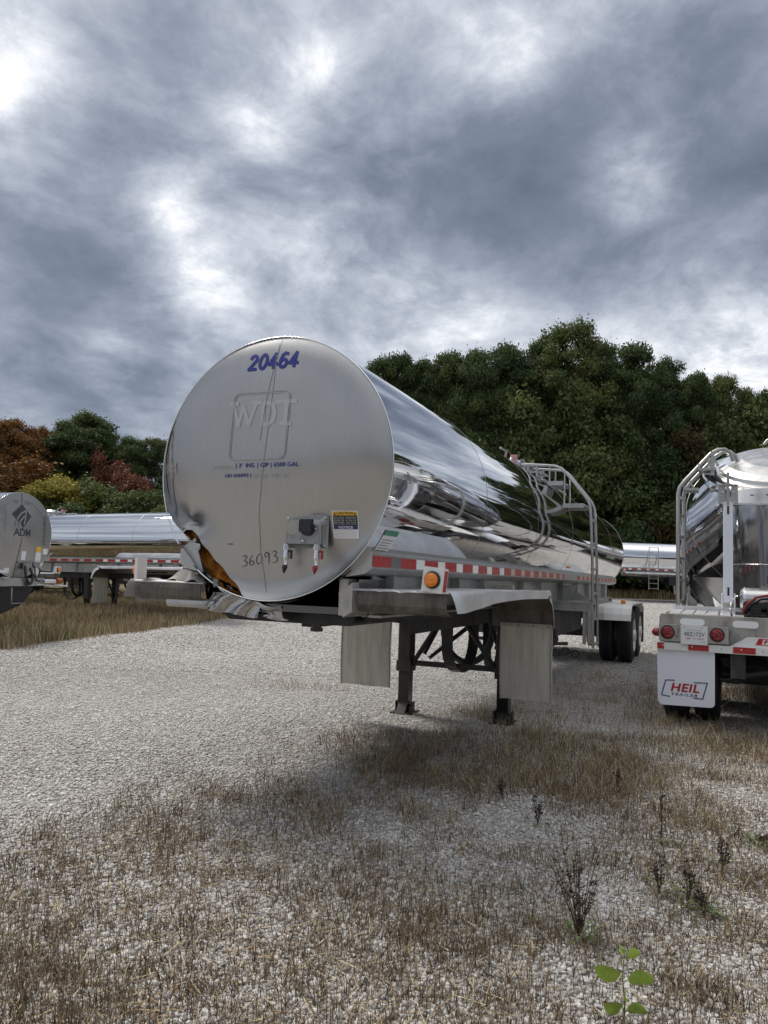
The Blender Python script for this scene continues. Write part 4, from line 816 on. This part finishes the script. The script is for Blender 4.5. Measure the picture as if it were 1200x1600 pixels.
# green headed sticker on the jacket
def onjacket(u0,s0,wd,hh,th0,m,nm,par,off=.003):
    b=M_(); b.grid(lambda i,j:((RT+off)*math.cos(R(th0)-hh*j/RT),s0+wd*i,(RT+off)*math.sin(R(th0)-hh*j/RT)),3,5); return b.build(nm,m,par,recalc=False)
G=onjacket(0,.13,.22,.20,-27,sticker,'jacket_sticker',MS); onjacket(0,.13,.22,.035,-27,green,'sticker_band',G,.0045)
for k in range(7): onjacket(0,.15,.18-.02*(k%3),.006,-31.2-1.35*k,txt_grey,'sticker_line',G,.0045)
# torn opening: insulation, crumpled jacket
b=M_()
def insf(i,j):
    an=R(203+56*i); r=.50+.335*j; u,z=r*math.cos(an),r*math.sin(an); return (u+.012*vn((u*30,z*30,1),1,3),max(.055,main_disp(u,z)+.06)+.028*vn((u,z,0),24,1)+.014*vn((u,z,0),60,2)+.03*(1-j),z+.012*vn((u*30,z*30,5),1,4))
b.grid(insf,80,34); b.build('insulation',ins_m,MT,recalc=False)
b=M_()
def cr1(i,j):
    an=R(214+46*i); r=RT+.006-.012*math.sin(i*9)-.06*j*j; return (r*math.cos(an)+.010*vn((i*5,j*3),1,7),.02+.20*j+.02*vn((i*4,j*2),1,8),r*math.sin(an)-.045*j+.012*vn((i*5,j*3),1,9))
b.grid(cr1,40,8,0,True)
def cr2(i,j):      # folded sheet under the torn edge
    return (-.56+.62*i+.008*vn((i*4,j*2),1,3),.10+.07*j+.035*vn((i*3.5,j*3),1,4),-.64-.24*(1-(1-i)**2)-.10*j-.02*abs(math.sin(i*9+j*3))+.010*vn((i*4,j*4),1,6))
b.grid(cr2,50,14,0,True)
b.grid(lambda i,j:(-.44-.10*j*(1-i)+.34*i,.06+.05*abs(math.sin(i*7+j*2)),-.80-.13*j-.03*i+.02*vn((i*4,j*3),1,13)),24,10,0,True)
b.build('crumpled_jacket',mat('crumpled_steel',(.42,.42,.43),.09,1),MT,recalc=False)
b=M_(); b.tube([(-.372,.0,-.73),(-.378,.0,-.755),(-.37,.0,-.78)],.022,10); b.tube([(-.47,.03,-.91),(-.40,.03,-.82)],.006,6); b.box((-.475,.02,-.925),(.07,.02,.012)); b.build('torn_clip',mat('torn_metal',(.25,.25,.24),.3,1),MT)
b=M_(); b.grid(lambda i,j:(-1.06+.55*i,.055+.05*math.sin(i*4)+.1*j,-.752+(.085*math.exp(-((i-.62)/.22)**2))*(1-abs(2*j-1))*1.0+.01*math.sin(i*17)),30,6,0,False); b.build('buckled_edge',dirty_alu,MT,recalc=False)
# ---- the other tankers: one plain trailer, copied
def copy_tree(o,parent=None,skip=()):
    c=o.copy(); COL.objects.link(c)
    if parent: c.parent=parent
    for ch in list(o.children):
        if ch.name.split('.')[0] in skip: continue
        copy_tree(ch,c)
    return c
TG='polished tank trailers parked round the yard'
def mwat(legmid,yaw,z=0,s=4.0):
    a=Vector((math.sin(yaw),math.cos(yaw),0)); p=Vector((*legmid,0))-a*s; return frame_m((p.x,p.y,z+TP*0),yaw)
MT['group']=TG
BT,BF,BS=tanker('long shiny tank trailer on the left verge between the diamond logo tanker and main tank',mwat((-8.55,23.6),R(-66)),False,group=TG)
def setup(t,label,mw): t['label']=label; t.matrix_world=mw; return t
CT=setup(copy_tree(BT),'tank trailer standing behind the long shiny one on the left, mostly its landing legs showing',mwat((-8.9,29.5),R(-67)))
DT=setup(copy_tree(BT),'distant shiny tank trailer at the right between the main tank and the right hand trailer',frame_m((12.35,40.5,.36),R(91.5)))
for nm,m_,sp_ in (('nose_ladder',alu,None),('under_box',blackp,None)):
    b=M_()
    if nm=='nose_ladder':
        for s_ in (1.3,1.77): b.tube([(1.0,s_,.55),(1.05,s_,-1.62)],.022,6)
        for k in range(9): b.tube([(1.03,1.3,-1.55+.26*k),(1.03,1.77,-1.55+.26*k)],.015,5)
    else: b.span((.4,2.3,-1.35),(1.1,3.3,-.95)); b.cyl((.9,3.5,-1.2),(.9,3.9,-1.2),.18,14)
    b.build(nm,m_,DT)
aM=frame_m((-7.33+0,15.5,2.04-ZC+.0),R(-69.6))
AT=setup(copy_tree(BT),'tank trailer at the left edge with a round ridged end and a dark diamond logo',mwat((0,0),0)); AT.matrix_world=frame_m((-7.30,15.45,-.17),R(-69.6),.004)
AF=[c for c in AT.children if c.name.startswith('end_face')][0]
def adisp(u,z): return -.09*(1-math.hypot(u,z)/RT)
ona=lambda off:(lambda p:Vector((p.x,adisp(p.x,p.z-ZC)-off,p.z)))
text('ADM','logo_lettering',decal,AF,(-.21,0,-.02+ZC),fx,fz,.43,.15,bold=.02,deform=ona(.004))
def poly_on(P,m,nm,off,par=AF):
    b=M_(); n=len(P); c=(sum(p[0] for p in P)/n,sum(p[1] for p in P)/n); b.add([(c[0],adisp(*c)-off,c[1])]+[(u,adisp(u,z)-off,z) for u,z in P],[(0,1+i,1+(i+1)%n) for i in range(n)]); return b.build(nm,m,par,recalc=False)
D_=poly_on([(0,.62),(.24,.39),(.03,.155),(-.02,.20),(-.25,.41)],decal,'logo_diamond',.006)
strokes([[(-.16,.20),(-.12,.34),(-.02,.44),(.10,.50)],[(-.09,.17),(-.05,.29),(.05,.38)],[(.10,.50),(.08,.36),(.04,.22)]],'logo_leaf',ghost,AF,(0,0,ZC),fx,fz,1,.03,deform=ona(.010))
strokes([[(0,.85),(0,.1)],[(0,-.05),(-.10,-.85)]],'seam_line',ink2,AF,(0,0,ZC),fx,fz,1,.010,deform=ona(.005))
strokes([[(.70*math.cos(R(a)),.70*math.sin(R(a))) for a in range(20,161,7)]],'rim_line',txt_grey,AF,(0,0,ZC),fx,fz,1,.010,deform=ona(.005))
strokes([[(-.40,.55),(-.40,-.0)]],'seam_line',txt_grey,AF,(0,0,ZC),fx,fz,1,.008,deform=ona(.005))
text('O2HOCO','side_lettering',decal,AF,(.60,0,.42+ZC),(0,0,-1),(1,0,0),.60,.07,deform=ona(.006))
text('TA','faded_text',txt_grey,AF,(-.22,0,.62+ZC),fx,fz,.12,.08,deform=ona(.006)); text('US','faded_text',txt_grey,AF,(.09,0,.62+ZC),fx,fz,.12,.08,deform=ona(.006))
for (u0,z0,u1,z1,m) in[(.03,-.50,.15,-.32,sticker),(.42,-.32,.58,-.22,yellow),(.42,-.52,.58,-.33,sticker),(.62,-.37,.77,-.25,sticker),(.40,-.80,.56,-.53,sticker),(.58,-.60,.66,-.54,sticker),(-.46,-.76,-.22,-.70,sticker),(-.34,-.73,-.22,-.66,sticker)]:
    poly_on([(u0,z0),(u1,z0),(u1,z1),(u0,z1)],m,'sticker',.006)
b=M_(); b.box((.17,-.09,-.62),(.20,.08,.13),None,0,.02); b.box((.40,-.09,-.60),(.14,.08,.10),None,0,.02); b.span((-.05,-.08,-.56),(.55,-.05,-.54)); b.build('connection_box',cast,AF)
for k,(P) in enumerate([[(.10,-.10,-.6),(.06,-.16,-.75),(.10,-.18,-.92),(.20,-.16,-.98),(.3,-.1,-.93)],[(.2,-.12,-.65),(.25,-.17,-.8),(.20,-.2,-.95),(.1,-.15,-1.0)],[(.33,-.12,-.62),(.32,-.16,-.8),(.36,-.16,-.9),(.5,-.12,-.93)],[(.42,-.1,-.62),(.46,-.15,-.7),(.40,-.15,-.85)]]):
    b=M_(); b.tube(P,.025 if k<2 else .014,8); b.build('air_hose',blackp,AT)
b=M_(); b.span((-.9,-.12,-1.02),(.62,.5,-.86)); b.box((-.42,-.15,-.86),(.16,.10,.05)); b.build('front_sill',alu,AT,bevel=.01)
b=M_(); b.cyl((.55,-.15,-.93),(.86,-.15,-.93),.05,14); b.cyl((.40,-.12,-.99),(1.25,-.12,-1.03),.02,8); b.build('glad_hand_bar',chrome,AT); b=M_(); b.cyl((.92,-.15,-.92),(1.05,-.15,-.92),.06,12); b.build('marker_light',mat('dull_orange',(.30,.09,.03),.4),AT)
b=M_(); b.tube([(-.15,-.05,-1.05),(-.15,-.05,-1.36),(.33,-.05,-1.36),(.33,-.05,-1.05)],.02,6); b.build('front_step',alu,AT)
b=M_(); b.prism([(-1.1,-1.0),(.62,-1.0),(.58,-1.15),(.30,-1.42),(-.3,-1.62),(-1.1,-1.62)],1,.15,1.5); b.build('under_box',blackp,AT,bevel=.03)
# ================================================================ dry bulk trailer at the right
def bulk():
    yaw=R(24); M=frame_m((2.909,8.15,0),yaw,0); T=thing('bulk_trailer','dry bulk trailer at the right edge with round lid and white mud flap',"bulk trailer",M)
    B=MB
    # lofted tank: tilted ring at the back -> round barrel
    cu=1.27; tilt=R(25)
    def ringp(an,r,ds=0):       # an=0 front/top
        c=Vector((cu,1.72,2.93)); e1=Vector((0,math.cos(tilt),math.sin(tilt))); n_=Vector((0,-math.sin(tilt),math.cos(tilt))); return c+e1*r*math.cos(an)+Vector((1,0,0))*r*math.sin(an)+n_*ds
    def barrel(an,s,rr,cz): return Vector((cu+rr*math.sin(an),s,cz+rr*math.cos(an)))
    b=B(); NA=96
    def loft(i,j):
        an=2*PI*i; a=ringp(an,.80,-.02); c=barrel(an,3.0+.25*math.cos(an)*0,1.215,2.06)
        if math.cos(an)<0: c.z=2.06+1.215*math.cos(an)
        t=j; k_=max(0,-math.cos(an)); zz_=t**(1-.5*k_); q_=a*(1-t)+c*t; q_.z=a.z*(1-zz_)+c.z*zz_; return tuple(q_ + Vector((math.sin(an)*.10*math.sin(PI*t),0,(.05*math.cos(an))*math.sin(PI*t))))
    b.grid(loft,NA,14,0,True,True)
    b.grid(lambda i,j:tuple(barrel(2*PI*i,3.0+10.2*j,1.215,2.06)),NA,16,0,True,True)
    b.lathe((cu,13.2,2.06),(0,1,0),[(0,1.215),(.15,1.1),(.5,.6),(.6,.001)],NA)
    tk=b.build('tank_body',polish,T)
    for s in (3.0,5.5,8.0,10.5,13.1): b=B(); b.lathe((cu,s,2.06),(0,1,0),[(-.02,1.216),(-.02,1.222),(.02,1.222),(.02,1.216)],NA); b.build('weld_band',seam,tk)
    for q in (.45,.72): b=B(); b.tube([tuple(loft(i/72,q)) for i in range(73)],.004,5,caps=False); b.build('weld_line',seam,tk)
    # hoppers under the barrel
    for s in (4.3,7.0,9.7):
        b=B(); b.lathe((cu,s,1.35),(0,0,-1),[(0,1.05),(.25,.80),(.62,.30),(.80,.12),(.88,.12)],40); b.build('hopper',mat('hopper_steel',(.20,.20,.20),.3,1),T)
    b=B(); b.grid(lambda i,j:(cu+(1.02-.72*j)*math.cos(2*PI*i),2.35+.1*j+(.85-.60*j)*math.sin(2*PI*i),1.62-.72*j),48,8,0,True,True); b.build('hopper',mat('hopper_steel',(.20,.20,.20),.3,1),T)
    # lid ring and lid
    b=B(); e1=Vector((0,math.cos(tilt),math.sin(tilt))); n_=Vector((0,-math.sin(tilt),math.cos(tilt))); c=Vector((cu,1.72,2.93))
    b.lathe(c,n_,[(-.10,.80),(-.10,.86),(-.07,.875),(-.02,.875),(0,.86),(0,.80),(-.02,.78)],96); rg=b.build('lid_ring',trim,T)
    b=B(); b.lathe(c,n_,[(-.03,.76),(.02,.76),(.03,.74),(.035,.70),(.075,.68),(.12,.60),(.17,.42),(.19,.2),(.195,.001)],96); lid=b.build('lid',mat('lid_steel',(.60,.59,.57),.32,1,fn=lambda t,b:(bump(t,b,t.noise(objc(t),5,4,.5),.15,.02),t.l.new(t.mapr(t.noise(objc(t),7,5,.6),.3,.7,.26,.40),b.inputs['Roughness']))),T)
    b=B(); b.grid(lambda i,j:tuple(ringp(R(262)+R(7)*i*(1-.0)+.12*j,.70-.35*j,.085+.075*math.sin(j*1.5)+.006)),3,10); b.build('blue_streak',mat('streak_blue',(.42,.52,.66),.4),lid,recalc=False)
    b=B(); q=ringp(0,.60,.16); P=[tuple(q+Vector((-.16+.32*k/10,0,.085*math.sin(PI*k/10)**.5))) for k in range(11)]; b.tube(P,.018,8); b.build('lid_handle',alu,lid)
    # band plate, posts, dark drum under the ring
    b=B(); b.grid(lambda i,j:(cu+.64*math.sin(R(-75+150*i)),1.50-.66*math.cos(R(-75+150*i)),2.46+.17*j),30,1); b.grid(lambda i,j:(cu+.63*math.sin(R(-75+150*i)),1.50-.645*math.cos(R(-75+150*i)),2.46+.17*j),30,1); b.box((cu,.86,2.45),(1.1,.05,.02)); b.build('band_plate',bright_alu,T,recalc=False)
    b=B()
    for k in range(-3,4): b.box((cu-.02+k*.16,.835-.0+.10*(k*.16)**2*4,2.55),(.035,.012,.012))
    b.build('band_slots',blk,T)
    b=B(); b.grid(lambda i,j:(cu+(.60-.06*(1-j))*math.sin(2*PI*i),1.52-(.60-.06*(1-j))*math.cos(2*PI*i),1.30+1.22*j),64,6,0,True,True); b.build('rear_drum',mat('dark_polish',(.40,.40,.41),.10,1,fn=lambda t,b:bump(t,b,t.noise(t.new('ShaderNodeMapping',inp={0:objc(t),3:(4,4,.5)}).outputs[0],1.6,3,.5),.3,.02)),T)
    b=B(); b.tube([(cu+.605*math.sin(a),1.52-.605*math.cos(a),1.78) for a in np.linspace(-1.8,1.8,30)],.004,4); b.build('weld_line',trim,T)
    for sg in(-1,1):
        u=cu+sg*.585; b=B(); b.box((u,.62,1.90),(.095,.05,1.10)); b.box((u+.045*-sg*-1,.68,1.90),(.012,.14,1.10)); b.prism([(.60,1.22),(.66,1.22),(.66,1.45),(.60,1.45)],0,u-.07,u-.055); b.prism([(.60,1.22),(.66,1.22),(.66,1.45),(.60,1.45)],0,u+.055,u+.07); p=b.build('post',white_clean,T,bevel=.004)
        b=B(); b.box((u,.594,2.36),(.02,.006,.09)); b.box((u,.594,1.47),(.02,.006,.09)); b.build('slot',blk,p)
        b=B(); b.span((u-.10,.60,2.43),(u-.03,.64,2.64)); b.span((u+.03,.60,2.43),(u+.10,.64,2.64)); b.span((u-.10,.58,2.63),(u+.10,.72,2.645)); b.span((u-.015,.585,2.42),(u+.015,.61,2.78)); b.build('post_bracket',alu,p)
        b=B()
        for (x,z) in((-.055,2.56),(.055,2.56),(-.06,2.44),(.06,2.44),(-.06,1.27),(.06,1.27)): b.lathe((u+x,.60,z),(0,-1,0),[(0,.014),(.012,.012),(.013,.001)],6)
        b.build('bolt',chrome,p)
    # deck and rear frame
    b=B(); b.span((.03,.02,.93),(2.51,.035,1.222)); b.span((.03,.035,1.205),(2.51,.10,1.222)); b.span((.02,.02,.95),(.035,1.4,1.20)); b.span((2.505,.02,.95),(2.52,1.4,1.20)); bm=b.build('rear_beam',dirty_alu,T)
    b=B()
    for u in (.34,.84,1.7,2.2):
        b.prism([(u-.085+.035*math.cos(R(a)),1.15+.035*math.sin(R(a))) for a in range(90,271,20)]+[(u+.085+.035*math.cos(R(a)),1.15+.035*math.sin(R(a))) for a in range(-90,91,20)],1,.012,.0195)
    b.build('hand_slot',mat('slot_light',(.80,.81,.83),.3),bm)
    b=B(); 
    for k in range(6): b.span((.10+.125*k,.12,1.205),(.205+.125*k,1.25,1.228))
    b.span((.10,1.27,1.20),(.9,1.30,1.275)); b.span((1.7,.12,1.205),(2.45,1.25,1.228)); b.build('deck',bright_alu,T)
    b=B(); b.span((0,-.04,.855),(2.54,-.01,.93)); b.span((0,-.01,.86),(2.54,.6,.875)); bp=b.build('bumper',white_alu,T)
    for (u0,u1) in((.0,.07),(.30,.50),(.72,.93),(1.15,1.36),(1.58,1.79),(2.0,2.2),(2.4,2.54)): b=B(); b.add([(u0+.004,-.0425,.862),(u1,-.0425,.862),(u1,-.0425,.925),(u0+.004,-.0425,.925)],[(0,1,2,3)]); b.build('reflective_strip',red,bp,recalc=False)
    b=B()
    for u in(.06,.34,.62,.80,1.0): b.lathe((u,-.043,.90),(0,-1,0),[(0,.010),(.006,.008),(.007,.001)],8)
    b.build('bolt',chrome,bp)
    for side in(0,1):
        X=(lambda v:v) if side==0 else (lambda v:2.54-v)
        b=B(); a_,c_=sorted((X(.02),X(.685))); b.span((a_,-.05,.945),(c_,.015,1.115)); b.span((a_,-.055,1.105),(c_,-.05,1.118)); lb=b.build('lamp_box',alu,T,bevel=.004)
        for u in(.105,.578):
            q=B(); q.lathe((X(u),-.050,1.035),(0,-1,0),[(0,.072),(.012,.070),(.014,.060)],36); q.build('bezel',blk,lb)
            q=B(); q.lathe((X(u),-.055,1.035),(0,-1,0),[(0,.062),(.014,.058),(.022,.04),(.020,.028),(.024,.022),(.026,.001)],36); q.build('tail_lamp',redlens,lb)
        q=B(); q.lathe((X(-.005),-.01,1.03),(-1 if side==0 else 1,0,0),[(-.02,.045),(.025,.042),(.045,.02),(.048,.001)],16); q.build('side_lamp',redlens,lb)
        q=B(); q.box((X(.20),-.055,1.0),(.03,.015,.04)); q.box((X(.21),-.055,1.06),(.02,.012,.05)); q.build('plate_lamp',cast,lb)
        fa,fc=sorted((X(.0),X(.555))); b=B(); P=[(fa,.86),(fc,.86),(fc,.33),(fc-.01,.31),(fc-.03,.295)]+[(fa+.07,.285),(fa+.03,.295),(fa+.008,.33)]
        b.prism(P,1,-.012,-.002); fl=b.build('mud_flap',white_clean,T,bevel=.002)
        if side==0:
            text('HEIL','flap_logo',logo_red,fl,(.135,-.014,.432),(1,0,0),(0,0,1),.275,.085,bold=.028,shear=.2,spacing=1.1); text('TRAILER','flap_logo',blk,fl,(.14,-.014,.390),(1,0,0),(0,0,1),.25,.026,bold=.015,spacing=1.35,shear=.2)
            strokes([[(.17,.545),(.085,.54),(.045,.385),(.125,.375)],[(.36,.535),(.485,.54),(.44,.375),(.355,.38)]],'logo_frame',navy,fl,(0,-.014,0),fx,fz,1,.010)
    b=B(); b.span((.232,-.062,.925),(.488,-.058,1.118)); pl_=b.build('licence_plate',sticker,T)
    text('48Z172V','plate_number',txt_grey,pl_,(.262,-.0635,1.01),(1,0,0),(0,0,1),.20,.042,bold=.01); text('SEP 14, 2023','plate_text',logo_red,pl_,(.285,-.0635,.975),(1,0,0),(0,0,1),.165,.018); text('TRANSIT PLATE','plate_text',txt_grey,pl_,(.29,-.0635,1.065),(1,0,0),(0,0,1),.14,.009); text('TRAILER','plate_text',blk,pl_,(.42,-.0635,.95),(1,0,0),(0,0,1),.045,.008)
    b=B(); 
    for u in(.27,.435): b.lathe((u,-.062,1.10),(0,-1,0),[(0,.007),(.004,.005),(.005,.001)],8)
    b.build('plate_screw',cast,pl_)
    # second logo plate right of the lamps
    b=B(); b.prism([(.70,.93),(.86,1.03),(2.0,1.03),(2.0,.93)],1,-.008,.004); wp=b.build('white_plate',white_alu,T)
    b=B(); b.prism([(.93,.955),(1.32,.955),(1.35,1.02),(.96,1.02)],1,-.012,-.0085); lp=b.build('logo_plate',logo_red,wp)
    b=B(); b.prism([(.985,.963),(1.31,.963),(1.335,1.012),(1.0,1.012)],1,-.015,-.0125); b.build('logo_field',sticker,lp); text('HEIL','logo_lettering',logo_red,lp,(1.0,-.0165,.975),(1,0,0),(0,0,1),.28,.034,bold=.028,shear=.2,spacing=1.1)
    b=B(); b.prism([(.69,.95),(.80,1.035),(.70,1.09)],1,-.03,-.012); b.build('wedge',cast,T)
    # ladder
    for k,(u,s) in enumerate(((.135,1.30),(.19,1.50))):
        b=B(); b.tube([(u,s,1.16),(u,s,2.62),(u+.02,s,2.70),(u+.08,s,2.78),(u+.36,s+.05,3.10),(u+.44,s+.07,3.155),(u+.52,s+.1,3.16),(u+.58,s+.12,3.11),(u+.61,s+.14,3.02)],.024,8); b.build('rail',alu,T)
    for z in(1.32,1.58,1.84,2.10,2.36,2.58): b=B(); b.bar((.135,1.30,z),(.19,1.50,z),.03,.03); b.build('rung',alu,T)
    b=B(); b.prism([(1.3,1.15),(1.9,1.15),(1.9,1.3),(1.35,1.42)],0,.23,.24); b.prism([(.24,1.15),(.34,1.15),(.34,1.32),(.24,1.42)],1,1.50,1.51); b.build('ladder_panel',alu,T)
    for (u0,u1,z) in((.19,.36,2.66),(.36,.56,2.90)):
        b=B(); b.span((u0,1.3,z),(u1,1.65,z+.03)); b.bar((u1-.04,1.32,z),(u1-.10,1.32,z+.12),.02,.02); b.bar((u0+.03,1.32,z),(u0+.0,1.32,z+.08),.02,.02); b.build('step',alu,T)
    b=B(); b.span((.50,1.32,2.84),(.54,1.36,3.13)); b.tube([(.44,1.5,3.05),(.52,1.52,3.06),(.58,1.54,2.98)],.018,6); b.box((.70,1.5,3.12),(.06,.05,.05)); b.build('top_bracket',alu,T)
    # air tank, hoses, running gear
    b=B(); b.lathe((.80,.82,1.385),(1,0,0),[(0,.05),(.005,.10),(.03,.128),(.05,.132),(.95,.132),(.98,.10),(1.0,.001)],28); at=b.build('air_tank',mat('tank_satin',(.60,.59,.57),.25,1),T)
    b=B(); b.lathe((.80,.82,1.385),(1,0,0),[(.04,.133),(.04,.138),(.06,.138),(.06,.133)],28); b.tube([(.80,.82,1.40),(.76,.8,1.42),(.72,.75,1.36),(.70,.7,1.28)],.012,6); b.build('tank_fitting',chrome,at)
    b=B(); b.tube([(.83,.55,1.23),(.86,.50,1.33),(.95,.48,1.42),(1.10,.50,1.45),(1.3,.55,1.44)],.014,8); b.build('red_hose',hosered,T)
    b=B(); b.tube([(.85,.60,1.23),(.90,.56,1.33),(1.0,.55,1.40),(1.2,.55,1.43)],.014,8); b.tube([(1.05,.5,1.2),(1.07,.45,1.3),(1.12,.45,1.38),(1.15,.5,1.3)],.014,8); b.build('black_hose',blackp,T)
    b=B(); b.span((.75,.35,1.20),(2.0,1.1,1.235)); b.span((.9,.45,1.24),(1.0,.55,1.30)); b.span((1.06,.45,1.24),(1.10,.5,1.36)); b.build('valve_block',black,T)
    for u in(.70,1.66): b=B(); b.span((u,.05,.60),(u+.14,12.5,.86)); b.build('frame_rail',under,T)
    for s in(1.05,2.35):
        b=B(); b.cyl((.45,s,.5),(2.1,s,.5),.065,14); b.cyl((.72,s-.35,.50),(.72,s-.35,.75),.13,16); b.cyl((1.8,s-.35,.50),(1.8,s-.35,.75),.13,16); b.span((.66,s-.45,.48),(.80,s+.5,.56)); b.span((1.74,s-.45,.48),(1.88,s+.5,.56)); b.cyl((.75,s-.42,.62),(1.1,s-.30,.66),.085,14); b.build('axle',under,T)
        for (a_,c_) in((.0,.285),(.325,.61),(1.93,2.215),(2.255,2.54)): 
            OFFZ=-ZC; t_=tyre_part(s,a_,c_,T,-1 if a_<1 else 1,zl=.5-ZC)
    b=B(); b.tube([(.62,.35,.62),(.85,.42,.60),(1.3,.45,.70),(1.8,.45,.72)],.06,12); b.tube([(.60,.3,.55),(.72,.3,.56)],.03,8); b.build('pipe',blackp,T)
    b=B(); b.span((.05,1.8,.0+1.02),(.62,3.0,1.05)); b.build('inner_fender',white_alu,T)
    b=B(); b.grid(lambda i,j:(.02+.6*j,4.9+.5*math.cos(PI*i),.86+.26*math.sin(PI*i)),14,1); b.build('front_fender',white_clean,T,recalc=False)
    for sg in(0,1): b=B(); u=.7+sg*1.14; b.span((u-.08,10.0,.02),(u+.08,10.16,.9)); b.span((u-.14,9.95,0.0),(u+.14,10.2,.03)); b.build('landing_leg',black,T)
    b=B(); b.span((.3,.1,.87),(2.24,12.9,.93)); b.build('frame',dirty_alu,T)
    return T
bulk()
